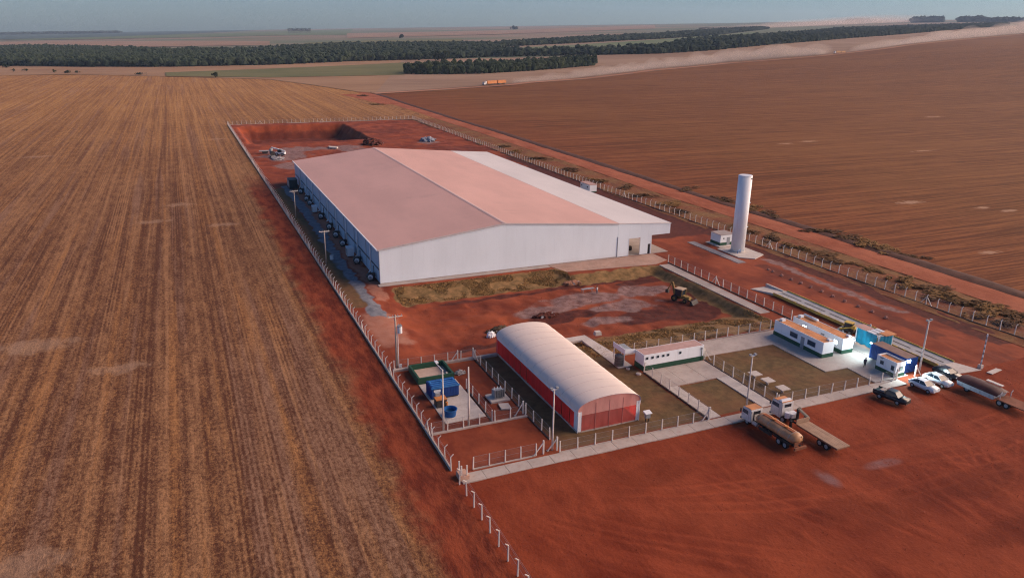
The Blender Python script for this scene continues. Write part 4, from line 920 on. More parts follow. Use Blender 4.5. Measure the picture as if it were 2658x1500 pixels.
# ------------------------------------------------------------------ small buildings
bh = hut('washroom_block', 'long low white building with a row of small square windows and green base', 62.45, 73.8, 91.95, 94.5, 2.62, .8, pink_roof, parapet=.06)
for x in (63.0, 64.0, 65.0, 66.0, 66.9, 69.2):
    f_ = MB().box(x - .24, x + .24, 91.90, 91.946, 1.86, 2.30).build('window', grey_paint, bh)
    MB().box(x - .18, x + .18, 91.87, 91.897, 1.92, 2.24).build('pane', glass, f_)
MB().cyl((73.35, 91.8, 2.2), (73.35, 91.9, 2.2), .18, n=10).build('wall_lamp', grey_paint, bh); MB().tube([(73.4, 91.88, .1), (73.4, 91.88, 2.05)], .05, 6).build('downpipe', green_paint, bh)
MB().hexa([(60.5, 94.55, 2.25), (62.44, 94.55, 2.25), (62.44, 98.0, 2.25), (60.5, 98.0, 2.25)], [(60.5, 94.55, 2.36), (62.44, 94.55, 2.36), (62.44, 98.0, 2.36), (60.5, 98.0, 2.36)]).build('porch_roof', grey_paint, bh)
MB().box(60.42, 60.50, 94.5, 98.05, 2.15, 3.0).build('porch_fascia', white_wall, bh)
MB().hexa([(60.5, 94.46, 2.2), (62.45, 94.46, 2.2), (62.45, 94.545, 2.2), (60.5, 94.545, 2.2)], [(60.5, 94.46, 3.0), (62.45, 94.46, 2.75), (62.45, 94.545, 2.75), (60.5, 94.545, 3.0)]).build('porch_fascia', white_wall, bh)
for x, y in ((60.55, 97.8), (60.55, 94.7)): MB().box(x - .05, x + .05, y - .05, y + .05, 0, 2.25).build('porch_post', white_metal, bh)
wtk = thing('grey_tank', 'grey upright water tank at the end of the washroom block', 'tank', (60.6, 95.6, 0))
MB().cyl((60.0, 95.3, .08), (60.0, 95.3, 1.75), .72, n=20).build('body', mat('tank_grey', (.13, .13, .125), .6, .15, 1, .1), wtk, smooth=False)
MB().cyl((60.0, 95.3, 1.75), (60.0, 95.3, 1.95), .72, .35, n=20).build('lid', mat('tank_grey', ()), wtk)
for z in (.5, .95, 1.4): MB().cyl((60.0, 95.3, z), (60.0, 95.3, z + .06), .745, n=20).build('hoop', dark_metal, wtk)
for x, y, rad, lab in ((61.2, 91.3, .42, 'round pale manhole cover at the courtyard fence'), (60.7, 93.6, .32, 'smaller round manhole cover beside the grey tank')):
    mh = thing('manhole_cover', lab, 'manhole cover', (x, y, 0)); MB().cyl((x, y, -.1), (x, y, .12), rad, n=20).build('ring', concrete_pale, mh); MB().cyl((x, y, .12), (x, y, .15), rad * .75, n=20).build('lid', concrete, mh)

def office(label, x0, x1, y0, y1, lit):
    o = hut('site_office', label, x0, x1, y0, y1, 2.68, .72, orange_roof, parapet=.09)
    wins = ((86.9, 88.7), (91.0, 92.8)) if not lit else ((86.3, 87.3), (93.4, 94.6))
    for a, b in wins:
        f_ = MB().box(x0 - .05, x0 - .004, a, b, 1.25, 2.15).build('window', grey_paint, o)
        MB().box(x0 - .075, x0 - .052, a + .08, b - .08, 1.32, 2.08).build('pane', window_glow if lit else glass_blue, f_)
    MB().box(x0 - .045, x0 - .004, 89.4, 90.2, .1, 2.1).build('door', grey_paint, o)
    for y in np.arange(y0 + 1.1, y1 - .5, 2.3): MB().box(x0 + .2, x1 - .2, y, y + .06, 2.731, 2.76).build('roof_seam', orange_roof, o)
    MB().box(x0 + .5, x0 + 1.3, y1 - 1.2, y1 - .5, 2.735, 3.15).build('roof_unit', white_metal, o, bevel=.03)
    MB().box(x1 - .9, x1 - .3, y0 + .35, y0 + .9, 2.735, 3.0).build('roof_vent', white_metal, o, bevel=.02)
    return o
office('white site office with orange dusty roof and two dark windows, nearer one', 92.55, 94.9, 85.25, 96.7, False)
ob = office('white site office with lit windows, farther one behind the other', 96.9, 99.3, 85.35, 96.9, True)
MB().tube([(98.9, 93.2, 3.0), (98.9, 96.4, 3.0)], .22, 10).build('roof_tank', white_metal, ob, smooth=True)
# flood lamp on the end wall of the lit office
fl = MB().box(98.9, 99.25, 84.98, 85.3, 2.35, 2.55).build('flood_lamp', grey_paint, ob)
MB().box(98.93, 99.22, 85.0, 85.25, 2.325, 2.348).build('lens', lamp_glow, fl)
def lamp(loc, e, size=.15, col=(.72, .95, 1.0), aim=None):
    d = bpy.data.lights.new('lamp_light', 'SPOT' if aim else 'POINT')
    if aim: d.spot_size = R(165); d.spot_blend = .4; d.energy = e; d.color = col; d.shadow_soft_size = size
    o = bpy.data.objects.new('lamp_light', d); COL.objects.link(o); o.location = loc
    if aim: o.rotation_euler = (-Vector(aim)).to_track_quat('Z', 'Y').to_euler()
    return o


bc = thing('blue_container', 'dark blue shipping container behind the small white cabin', 'container', (100.2, 75.6, 0))
MB().box(100.25, 102.6, 75.7, 82.6, .15, 2.58).build('body', blue_paint, bc)
for i in range(22): MB().box(100.19, 100.245, 75.85 + i * .31, 76.0 + i * .31, .25, 2.5).build('corrugation', blue_paint, bc)
for i in range(7): MB().box(100.4 + i * .31, 100.55 + i * .31, 75.64, 75.695, .25, 2.5).build('corrugation', blue_paint, bc)
MB().box(100.3, 102.55, 75.75, 82.55, 2.585, 2.62).build('roof', mat('container_roof', (.22, .15, .13), .85, .2, .6, .4), bc)
for x in (100.25, 102.5):
    for y in (75.7, 82.5): MB().box(x - .08, x + .1, y - .08, y + .12, 0, 2.6).build('corner_post', blue_paint, bc)
fl = MB().box(100.0, 100.24, 82.3, 82.65, 2.62, 2.82).build('flood_lamp', grey_paint, bc)
MB().box(99.96, 99.998, 82.32, 82.63, 2.63, 2.81).build('lens', lamp_glow, fl)
lamp((99.8, 82.75, 2.85), 700, aim=(-.45, .8, -.55))
gh = hut('guard_cabin', 'small white cabin with green base and a glaring flood lamp', 97.65, 99.6, 75.3, 79.0, 2.2, .62, orange_roof, 'cabin', parapet=.28)
for (a, b) in ((77.6, 78.3),): 
    f_ = MB().box(97.6, 97.646, a, b, 1.2, 1.85).build('window', grey_paint, gh); MB().box(97.575, 97.598, a + .06, b - .06, 1.26, 1.79).build('pane', glass_blue, f_)
f_ = MB().box(97.6, 97.646, 75.6, 76.2, 1.0, 1.8).build('window', grey_paint, gh); MB().box(97.575, 97.598, 75.66, 76.14, 1.06, 1.74).build('pane', glass_blue, f_)
f_ = MB().box(98.35, 99.15, 75.25, 75.296, 1.05, 1.75).build('window', grey_paint, gh); MB().box(98.42, 99.08, 75.225, 75.248, 1.12, 1.68).build('pane', mat('lit_pane', (.25, .33, .32), .2, .05, 1, 0), f_)
for i in range(3): MB().box(97.62, 97.648, 77.9 - i * .07, 78.5 - i * .05, 2.12 + i * .09, 2.155 + i * .09).build('sign_line', dark_metal, gh)
fl = MB().box(99.62, 99.95, 75.0, 75.35, 2.45, 2.68).build('flood_lamp', grey_paint, gh)
MB().box(99.5, 100.05, 74.90, 75.0, 2.32, 2.78).build('lens', lamp_glow, fl)
lamp((99.8, 74.75, 2.5), 800, aim=(-.15, -1, -.75))
gate_frame('white strutted post right of the lit cabin', 101.1, 74.5, (.85, -.2))

sh = thing('tarp_shed', 'open shed with bright cyan tarpaulin sides and pale roof slabs beside the weighbridge', 'shed', (103.0, 83.6, 0))
for x in (103.1, 106.2):
    for y in (83.7, 88.3): MB().box(x - .09, x + .09, y - .09, y + .09, -.1, 3.0).build('post', white_metal, sh)
def tarp(p0, p1, z0, z1, name='tarpaulin'):
    V = []; F = []; n = 14
    for j in range(n + 1):
        t_ = j / n; x = p0[0] + (p1[0] - p0[0]) * t_; y = p0[1] + (p1[1] - p0[1]) * t_; w_ = .07 * math.sin(j * 1.9)
        for i in range(5): V.append((x + w_ * (p1[1] - p0[1] != 0), y + w_ * (p1[0] - p0[0] != 0), z0 + (z1 - z0) * i / 4 + (.1 * math.sin(j * 1.1) if i == 0 else 0)))
    for j in range(n):
        for i in range(4): F.append((j * 5 + i, j * 5 + i + 1, j * 5 + i + 6, j * 5 + i + 5))
    MB().add(V, F).build(name, cyan_tarp, sh, smooth=True)
tarp((103.0, 84.0), (103.0, 88.3), .35, 2.95); tarp((103.2, 83.55), (106.2, 83.55), .3, 2.9); tarp((103.2, 88.5), (106.2, 88.5), .3, 2.9)
MB().box(102.8, 104.9, 86.2, 88.7, 3.0, 3.14).build('roof_slab', pink_roof, sh)
MB().box(104.0, 106.5, 83.2, 85.2, 2.95, 3.08).build('roof_slab', orange_roof, sh)
for i in range(3): MB().box(102.9 + i * .9, 103.6 + i * .9, 84.6, 86.15, 3.02 + i * .05, 3.08 + i * .05).build('roof_slab', white_metal, sh)
MB().box(103.4, 104.3, 83.9, 84.8, .05, .9).build('work_bench', white_metal, sh)

# concrete picnic tables on the lawn
for i, (x, y) in enumerate(((77.3, 83.5), (77.55, 80.9), (77.75, 77.9))):
    t_ = thing('concrete_table', 'square concrete table on the lawn, ' + ('farthest from', 'middle of three behind', 'nearest to')[i] + ' the front path', 'table', (x, y, 0), 'concrete tables on the lawn')
    MB().box(x - .8, x + .8, y - .8, y + .8, .62, .74).build('top', concrete_pale, t_, bevel=.015); MB().cyl((x, y, -.1), (x, y, .62), .22, n=12).build('pedestal', concrete, t_)

# ------------------------------------------------------------------ weighbridge
wb = thing('weighbridge', 'long grey truck weighbridge with yellow guard rails and dark slots', 'weighbridge', (107.2, 75.2, 0))
nseg = 6; sl_ = (113.6 - 75.4) / nseg
for i in range(nseg):
    a = 75.4 + i * sl_; MB().box(107.4, 110.9, a + .03, a + sl_ - .03, .12, .45).build('deck_section', mat('deck_grey', (.33, .35, .38), .8, .15, .6, .12), wb)
    MB().box(109.0, 109.35, a + .5, a + sl_ - .5, .452, .462).build('slot', dark_metal, wb)
    MB().box(107.24, 107.38, a + .05, a + sl_ - .05, .1, .66).build('guard_rail', yellow_paint, wb); MB().box(110.92, 111.04, a + .05, a + sl_ - .05, .1, .66).build('guard_rail', yellow_paint, wb)
    for k in range(3): MB().box(107.12, 107.46, a + .5 + k * 2.3, a + 1.3 + k * 2.3, .665, .78).build('rail_block', concrete_pale, wb)
MB().hexa([(105.8, 118.8, -.1), (109.9, 118.8, -.1), (110.9, 113.6, -.1), (107.4, 113.6, -.1)], [(105.8, 118.8, .02), (109.9, 118.8, .02), (110.9, 113.62, .44), (107.4, 113.62, .44)]).build('ramp', concrete_pale, wb)
MB().hexa([(108.6, 72.6, -.1), (113.2, 72.2, -.1), (110.9, 75.4, -.1), (107.4, 75.4, -.1)], [(108.6, 72.6, .02), (113.2, 72.2, .02), (110.9, 75.38, .44), (107.4, 75.38, .44)]).build('ramp', concrete_pale, wb)
MB().box(110.0, 110.4, 113.8, 119.0, .1, .6).build('ramp_kerb', concrete_pale, wb)
tag(MB().prism([(113.0, 71.2), (115.9, 71.7), (116.2, 70.9), (113.2, 70.4)], 0, .12).build('concrete_slab', concrete_pale), 'pale slab lying beside the striped mast', 'slab')
for i, y in enumerate((128.0, 126.5, 123.5, 120.5, 117.7, 114.8, 111.7, 108.6, 105.4, 102.0, 98.8, 95.4)):
    rubble('stone', 'pale marker stone in the row along the service road, ' + ('first', 'second', 'third', 'fourth', 'fifth', 'sixth', 'seventh', 'eighth', 'ninth', 'tenth', 'eleventh', 'twelfth')[i] + ' from the water tower', 118.5 + random.uniform(-.15, .15), y, .34, .34, .4, mat('marker_stone', (.42, .22, .17), .9, .2, 1, .2), 0, 0, 'stone', seed=40 + i)['group'] = 'marker stones along the service road'

# ------------------------------------------------------------------ vehicles
def wheel(parent, x, y, r, w_, rim=grey_paint):
    t_ = MB().cyl((x - w_ / 2, y, r), (x + w_ / 2, y, r), r, n=18).build('wheel', black_rubber, parent)
    s_ = -1 if x < 0 else 1
    MB().cyl((x + s_ * w_ / 2, y, r), (x + s_ * (w_ / 2 + .012), y, r), r * .58, n=14).build('rim', rim, t_)
def car(label, loc, rz, body, pickup=False, group=None):
    c = thing('parked_car' if not pickup else 'pickup', label, 'car' if not pickup else 'pickup', loc, group, rz, world=False)
    W2 = .88
    if pickup:
        prof = [(-2.45, .45), (-2.45, .95), (-1.3, 1.02), (-1.25, 1.0), (2.4, 1.0), (2.4, .5), (1.9, .35), (-2.0, .35)]
        cab = [(-1.35, 1.0), (-.75, 1.62), (.45, 1.66), (.62, 1.0)]
    else:
        prof = [(-2.08, .42), (-2.1, .66), (-1.95, .84), (-1.05, .98), (1.55, 1.02), (2.02, .96), (2.08, .55), (1.95, .34), (-1.9, .30)]
        cab = [(-1.12, .98), (-.35, 1.44), (.85, 1.46), (1.72, 1.02)]
    MB().prof(prof, -W2, W2).build('body', body, c, bevel=.07, smooth=True)
    n = len(cab); ins = [W2 - .05, W2 - .22, W2 - .22, W2 - .05]
    V = [(-ins[i], cab[i][0], cab[i][1]) for i in range(4)] + [(ins[i], cab[i][0], cab[i][1]) for i in range(4)]
    MB().add(V, [(0, 1, 2, 3), (7, 6, 5, 4), (0, 4, 5, 1), (1, 5, 6, 2), (2, 6, 7, 3), (3, 7, 4, 0)]).build('glasshouse', glass, c, bevel=.04)
    (ya, za), (yb, zb) = cab[1], cab[2]
    MB().hexa([(-.64, ya - .02, za - .02), (.64, ya - .02, za - .02), (.64, yb + .04, zb - .02), (-.64, yb + .04, zb - .02)], [(-.60, ya + .05, za + .035), (.60, ya + .05, za + .035), (.60, yb - .03, zb + .035), (-.60, yb - .03, zb + .035)]).build('roof', body, c, bevel=.02)
    for s_ in (-1, 1):
        for i in range(3 if not pickup else 2):    # pillars
            j = (0, 3, None)[i]
            if j is None: p0 = (s_ * (W2 - .045), .3, 1.0); p1 = (s_ * (W2 - .205), .3, 1.45)
            else: k2 = 1 if j == 0 else 2; p0 = (s_ * (ins[j] + .005), *cab[j]); p1 = (s_ * (ins[k2] + .01), *cab[k2])
            MB().cyl(p0, p1, .045, n=5).build('pillar', body, c)
        hl = MB().box(s_ * .62 - .18, s_ * .62 + .18, prof[1][0] + .01, prof[1][0] + .14, .66, .80).build('headlight', mat('lens', (.6, .62, .64), .15, .02, 1, 0), c)
        MB().box(s_ * .68 - .14, s_ * .68 + .14, 2.0 if not pickup else 2.36, 2.1 if not pickup else 2.43, .72, .9).build('taillight', mat('tail_red', (.25, .01, .01), .3, .05, 1, 0), c)
        MB().box(s_ * (W2 + .02) - .09, s_ * (W2 + .02) + .09, -1.0, -.84, .98, 1.10).build('mirror', body, c)
        for y in (-1.32, 1.32): wheel(c, s_ * (W2 - .1), y, .33 if not pickup else .37, .24)
    MB().box(-.7, .7, prof[0][0] - .06, prof[0][0] + .06, .36, .58).build('bumper', body if not pickup else dark_metal, c, bevel=.03)
    if pickup:
        MB().box(-.74, .74, .75, 2.3, 1.003, 1.03).build('bed_cover', car_green, c); 
        for s_ in (-.84, .76): MB().box(s_, s_ + .08, .7, 2.4, 1.0, 1.16).build('bed_rail', body, c)
        MB().box(-.5, .5, .9, 1.6, 1.03, 1.25).build('cargo', mat('cargo', (.35, .30, .28), .8), c)
    return c
car('white sedan parked by the lit cabin, nearer the camera', (98.45, 70.75, 0), R(3), car_white)
car('white sedan parked between another white car and a dark car', (102.15, 71.35, 0), R(4), car_white)
car('dark car half hidden behind the white cars', (105.75, 72.6, 0), R(2), car_dark)
car('black pickup with dark green load parked below the path', (90.75, 69.9, 0), R(14), car_dark, True)

def truck_chassis(c, y0, y1, axles, w_=.85):
    for s_ in (-.38, .38): MB().box(s_ - .07, s_ + .07, y0, y1, .62, .84).build('chassis_rail', dark_metal, c)
    for y in axles:
        MB().cyl((-w_, y, .48), (w_, y, .48), .09, n=8).build('axle', dark_metal, c)
        for s_ in (-1, 1): wheel(c, s_ * w_, y, .48, .34)
cab_white = mat('cab_white', (0.62, 0.63, 0.64), .5, .08, 1.2, .35)
def truck_cab(c, y0, y1, h, m=cab_white):    # front faces +Y
    MB().prof([(y0, .5), (y0, h), (y1 - .25, h), (y1, h - .75), (y1, .5)], -1.05, 1.05).build('cab', m, c, bevel=.08)
    MB().hexa([(-.92, y1 + .005, h - .80), (.92, y1 + .005, h - .80), (.92, y1 - .02, h - .80), (-.92, y1 - .02, h - .80)], [(-.86, y1 - .205, h - .12), (.86, y1 - .205, h - .12), (.86, y1 - .26, h - .12), (-.86, y1 - .26, h - .12)]).build('windscreen', glass_blue, c)
    for s_ in (-1, 1):
        MB().box(s_ * 1.055 - .01, s_ * 1.055 + .01, y0 + .55, y1 - .25, h - .85, h - .28).build('side_window', glass_blue, c)
        MB().box(s_ * 1.2 - .05, s_ * 1.2 + .05, y1 - .1, y1 + .05, h - .9, h - .35).build('mirror', dark_metal, c)
        MB().box(s_ * .7 - .18, s_ * .7 + .18, y1 - .01, y1 + .05, .7, .9).build('headlight', mat('lens', ()), c)
        MB().box(s_ * 1.06 - .015, s_ * 1.06 + .015, y0 + .4, y0 + .43, .8, h - .3).build('door_line', grey_paint, c)
    MB().box(-.95, .95, y0 + .1, y1 - .35, h + .002, h + .05).build('cab_roof', orange_roof, c, bevel=.02)
    MB().box(-.6, .6, y0 - .02, y0 - .001, h - .7, h - .25).build('rear_window', glass, c)
    MB().box(-1.02, 1.02, y1 - .05, y1 + .14, .35, .65).build('bumper', dark_metal, c, bevel=.03)
tk = thing('tanker_truck', 'white-cabbed tank truck with orange dusty tank parked by the path', 'truck', (67.35, 68.6, 0), None, R(2), False)
truck_chassis(tk, -5.0, 4.4, (-3.6, -2.5, 3.4)); truck_cab(tk, 2.75, 4.6, 2.35)
mb = MB(); N = 24; rings = [(-5.0, .0), (-4.95, .45), (-4.8, .75), (-4.5, .93), (-4.1, 1.0), (1.6, 1.0), (1.9, .93), (2.05, .7), (2.1, .0)]
V = [(math.cos(2 * math.pi * i / N) * 1.05 * k, y, 1.62 + math.sin(2 * math.pi * i / N) * .70 * k) for y, k in rings for i in range(N)]
F = [(a * N + i, a * N + (i + 1) % N, (a + 1) * N + (i + 1) % N, (a + 1) * N + i) for a in range(len(rings) - 1) for i in range(N)]
mb.add(V, F).build('tank', mat('tank_dusty', (.50, .27, .13), .45, .25, .8, .35, spec=.4), tk, smooth=True)
MB().box(-.28, .28, -4.0, 1.4, 2.31, 2.36).build('catwalk', mat('rust_deck', (.28, .08, .03), .8, .2), tk)
for y in (-2.6, -.4): MB().cyl((0, y, 2.34), (0, y, 2.52), .26, n=14).build('manhole', orange_paint, tk)
for y in (-4.0, -2.2, -.3, 1.4):
    MB().tube([(math.cos(a) * 1.06, y, 1.62 + math.sin(a) * .71) for a in [math.pi * k / 10 for k in range(11)]], .03, 5).build('band', grey_paint, tk)
    MB().box(-.8, .8, y - .1, y + .1, .84, 1.05).build('saddle', dark_metal, tk)
MB().box(-.95, .95, -5.35, -5.08, .5, .85).build('spray_bar', mat('rust', (.22, .09, .05), .9, .2), tk)
for s_ in (-1, 1): MB().box(s_ * .95 - .05, s_ * .95 + .05, -1.2, 1.2, .45, .85).build('side_guard', dark_metal, tk)
MB().tube([(-.8, 2.45, .8), (-.8, 2.45, 2.2)], .08, 8).build('exhaust', dark_metal, tk)
for s_ in (-1, 1):
    MB().tube([(s_ * 1.0, -4.2, 1.0), (s_ * 1.08, -2.0, .95), (s_ * 1.05, .5, 1.0)], .07, 6).build('hose', black_rubber, tk)
    MB().prof([(-4.3, .9), (-4.2, 1.06), (-1.9, 1.06), (-1.8, .9)], s_ * .86 - .22, s_ * .86 + .22).build('mudguard', dark_metal, tk)
    MB().cyl((s_ * .85, 1.55, .7), (s_ * .85, 2.45, .7), .26, n=14).build('fuel_tank', steel, tk)
MB().box(-.9, -.2, -5.06, -4.98, .9, 1.5).build('pump_box', mat('rust', ()), tk)
ld = MB()
for dx in (.25, .6): ld.tube([(dx, -5.02, .7), (dx, -4.9, 2.2)], .03, 5)
for i in range(5): ld.cyl((.25, -5.02 + i * .025, .85 + i * .3), (.6, -5.02 + i * .025, .85 + i * .3), .02, n=4)
ld.build('ladder', dark_metal, tk)

ft = thing('flatbed_truck', 'white flatbed truck with folded dark crane parked beside the tanker', 'truck', (72.1, 66.9, 0), None, R(1), False)
truck_chassis(ft, -5.5, 4.6, (-4.2, -3.1, 3.6)); truck_cab(ft, 3.9, 6.0, 2.75)
for i in range(7): MB().box(-1.1 + i * .315, -1.1 + i * .315 + .30, -6.0, .9, 1.05, 1.14 + random.uniform(0, .015)).build('deck_board', wood_deck, ft)
MB().box(-1.12, 1.12, -6.05, .95, .92, 1.045).build('deck_frame', mat('rust', ()), ft)
MB().box(-1.12, 1.12, .97, 1.06, 1.05, 1.75).build('headboard', wood_deck, ft)
MB().cyl((.2, 2.2, .85), (.2, 2.2, 2.5), .2, n=12).build('crane_column', dark_metal, ft)
MB().hexa([(.05, 2.0, 2.4), (.35, 2.0, 2.4), (1.7, 1.3, 1.1), (1.4, 1.3, 1.1)], [(.05, 2.3, 2.7), (.35, 2.3, 2.7), (1.7, 1.6, 1.4), (1.4, 1.6, 1.4)]).build('crane_boom', dark_metal, ft)
MB().hexa([(1.3, 1.3, 1.0), (1.7, 1.3, 1.0), (1.7, 1.6, 1.0), (1.3, 1.6, 1.0)], [(.9, 2.7, 2.2), (1.2, 2.7, 2.2), (1.2, 2.9, 2.3), (.9, 2.9, 2.3)]).build('crane_jib', dark_metal, ft)
for s_ in (-1, 1): MB().box(s_ * 1.2 - .12, s_ * 1.2 + .12, 1.7, 2.0, .2, 1.2).build('stabiliser', dark_metal, ft)
MB().cyl((-.6, 3.2, .9), (-.6, 3.2, 1.7), .35, n=14).build('drum', white_metal, ft)
MB().box(-.2, .9, 2.7, 3.7, .85, 1.5).build('tool_box', white_metal, ft, bevel=.03)
MB().hexa([(-.9, 4.2, 2.78), (.9, 4.2, 2.78), (.9, 5.0, 2.78), (-.9, 5.0, 2.78)], [(-.8, 4.3, 3.05), (.8, 4.3, 3.05), (.8, 4.6, 3.0), (-.8, 4.6, 3.0)]).build('roof_deflector', white_metal, ft)

dt = thing('tipper_trailer', 'dark maroon covered truck with white side panel at the right edge', 'truck', (104.95, 64.9, 0), None, R(2), False)
truck_chassis(dt, -5.4, 4.0, (-3.2, -2.2, 2.8), 1.05)
MB().hexa([(-1.35, -1.3, .6), (1.35, -1.3, .6), (1.35, 4.3, .6), (-1.35, 4.3, .6)], [(-1.5, -1.5, 1.45), (1.5, -1.5, 1.45), (1.5, 4.4, 1.45), (-1.5, 4.4, 1.45)]).build('body', mat('trailer_side', (.40, .46, .53), .6, .1, 1, .15), dt, bevel=.04)
mb = MB(); N = 8
V = [(-1.62 + 3.24 * i / N, y, 1.40 + .62 * math.sin(math.pi * i / N) ** .5 * k) for y, k in ((-1.9, .5), (-.6, 1), (1, .95), (2.6, 1), (4.5, .6)) for i in range(N + 1)]
F = [(a * (N + 1) + i, a * (N + 1) + i + 1, (a + 1) * (N + 1) + i + 1, (a + 1) * (N + 1) + i) for a in range(4) for i in range(N)]
mb.add(V, F).build('tarpaulin', maroon, dt, smooth=True)
MB().box(-1.3, 1.3, -6.0, -1.65, .85, .98).build('rear_deck', mat('dirty_deck', (.20, .08, .05), .9, .25, .8, .4), dt)
for x, y in ((-.9, -2.0), (1.2, -2.2), (-.9, -5.6), (1.0, -5.4)): MB().tube([(x, y, .98), (x, y, 1.7), (x + .3, y, 1.95)], .07, 6).build('stake', post_mat, dt)
MB().box(1.0, 1.55, -.8, 1.6, 2.0, 2.1).build('ladder', post_mat, dt)
for y in (-.8, .6, 2.0, 3.4): MB().box(-1.45, -1.38, y, y + .12, .8, 1.5).build('rib', grey_paint, dt)

# yellow backhoe in the hollow
bz = gz(90.2, 121)
bk = thing('backhoe', 'yellow backhoe loader with raised arm working in the hollow', 'backhoe', (90.3, 121.3, bz), None, R(205), False); bk.scale = (1.08,) * 3
for s_ in (-1, 1):
    t_ = MB().cyl((s_ * .95 - .2, -.9, .62), (s_ * .95 + .2, -.9, .62), .62, n=18).build('rear_wheel', black_rubber, bk); MB().cyl((s_ * 1.16 - .01, -.9, .62), (s_ * 1.16 + .01, -.9, .62), .3, n=12).build('rim', dirty_yellow, t_)
    t_ = MB().cyl((s_ * .85 - .15, 1.3, .42), (s_ * .85 + .15, 1.3, .42), .42, n=16).build('front_wheel', black_rubber, bk); MB().cyl((s_ * 1.01 - .01, 1.3, .42), (s_ * 1.01 + .01, 1.3, .42), .2, n=12).build('rim', dirty_yellow, t_)
MB().prof([(-1.3, .55), (-1.3, 1.1), (.3, 1.25), (1.9, 1.15), (2.0, .6)], -.45, .45).build('bonnet', dirty_yellow, bk, bevel=.05)
MB().box(-.72, .72, -1.0, .45, 1.1, 2.3).build('cab_glass', glass, bk)
MB().box(-.85, .85, -1.15, .6, 2.31, 2.45).build('cab_roof', tan_tarp, bk, bevel=.03)
for x in (-.74, .74):
    for y in (-1.02, .47): MB().box(x - .05, x + .05, y - .05, y + .05, 1.0, 2.31).build('cab_post', dirty_yellow, bk)
for s_ in (-.5, .5): MB().cyl((s_, .9, 1.2), (s_, 2.6, .5), .1, n=6).build('loader_arm', dirty_yellow, bk)
MB().prof([(2.5, .1), (2.5, .75), (2.75, .75), (3.2, .05)], -1.05, 1.05).build('front_bucket', dark_metal, bk)
MB().hexa([(-.15, -1.5, .8), (.15, -1.5, .8), (.15, -1.2, .8), (-.15, -1.2, .8)], [(-.12, -2.2, 3.2), (.12, -2.2, 3.2), (.12, -1.85, 3.3), (-.12, -1.85, 3.3)]).build('boom', dirty_yellow, bk)
MB().hexa([(-.11, -2.3, 3.3), (.11, -2.3, 3.3), (.11, -2.0, 3.4), (-.11, -2.0, 3.4)], [(-.1, -3.1, 1.6), (.1, -3.1, 1.6), (.1, -2.85, 1.55), (-.1, -2.85, 1.55)][::-1]).build('stick', dirty_yellow, bk)
MB().prof([(-3.3, 1.0), (-3.3, 1.6), (-2.8, 1.5), (-2.7, 1.0)], -.3, .3).build('digging_bucket', dark_metal, bk)
# small yellow loader by the tarp shed
lz = thing('skid_loader', 'small yellow and black loader parked next to the cyan tarp shed', 'loader', (105.6, 92.2, 0), None, R(15), False)
for x in (-.7, .7):
    for y in (-.6, .6): wheel(lz, x, y, .4, .28)
MB().box(-.6, .6, -1.1, 1.0, .45, 1.1).build('body', dark_metal, lz, bevel=.05); MB().box(-.52, .52, -.6, .7, 1.1, 2.0).build('cab', glass, lz)
MB().box(-.6, .6, -.7, .8, 2.0, 2.12).build('cab_roof', yellow_paint, lz, bevel=.02); MB().box(-.6, .6, -1.3, -.75, 1.1, 1.75).build('engine_cover', yellow_paint, lz, bevel=.04)
for s_ in (-.68, .58): MB().hexa([(s_, -1.2, 1.5), (s_ + .1, -1.2, 1.5), (s_ + .1, 1.4, .5), (s_, 1.4, .5)], [(s_, -1.2, 1.7), (s_ + .1, -1.2, 1.7), (s_ + .1, 1.5, .7), (s_, 1.5, .7)]).build('lift_arm', yellow_paint, lz)
MB().prof([(1.35, .1), (1.35, .7), (1.6, .7), (2.0, .1)], -.85, .85).build('bucket', grey_paint, lz)
# white telehandler and scattered gear behind the warehouse
th = thing('telehandler', 'white boom loader on the gravel behind the warehouse', 'loader', (37.3, 335, 0), None, R(60), False); th.scale = (.85,) * 3
for x in (-1.0, 1.0):
    for y in (-1.4, 1.4): wheel(th, x, y, .75, .5)
MB().box(-.9, .9, -2.6, 2.4, .8, 1.7).build('body', white_metal, th, bevel=.08); MB().box(-1.0, .1, -.8, 1.0, 1.7, 3.1).build('cab', glass, th); MB().box(-1.05, .15, -.9, 1.1, 3.1, 3.25).build('cab_roof', white_metal, th, bevel=.04)
MB().hexa([(.35, -2.4, 1.8), (.85, -2.4, 1.8), (.85, 4.5, 3.6), (.35, 4.5, 3.6)], [(.35, -2.4, 2.4), (.85, -2.4, 2.4), (.85, 4.5, 4.1), (.35, 4.5, 4.1)]).build('boom', white_metal, th)
MB().prof([(4.4, 2.2), (4.4, 3.6), (4.9, 3.6), (5.6, 2.1)], -.8, 1.6).build('bucket', grey_paint, th)
mx = thing('concrete_mixer', 'dark drum mixer left of the white boom loader', 'mixer', (33.3, 331, 0), None, R(20), False)
MB().cyl((0, -1.2, 1.6), (0, .6, 2.2), 1.1, .5, n=14).build('drum', dark_metal, mx); MB().box(-.9, .9, -1.5, 1.2, .5, .8).build('frame', grey_paint, mx)
for x in (-.9, .9): wheel(mx, x, -.6, .45, .25)
MB().box(-.3, .3, 1.0, 3.0, .5, .7).build('drawbar', dark_metal, mx)
tag(MB().box(30.8, 33.2, 343.5, 345, 0, .9).build('pipe_stack', dark_metal, bevel=.2), 'dark pipe bundle on the gravel near the far left fence', 'pipes')
for i in range(7): MB().cyl((29.6, 343.2 + i * .32, .95 + .02 * (i % 2)), (34.6, 343.2 + i * .32, .97), .15, n=8).build('pipe', grey_paint, bpy.data.objects['pipe_stack'], org=(0, 0, 0))
bm_ = thing('yard_bench', 'grey-blue trestle bench in the middle of the hollow', 'trestle', (75.2, 133.3, gz(75, 133)))
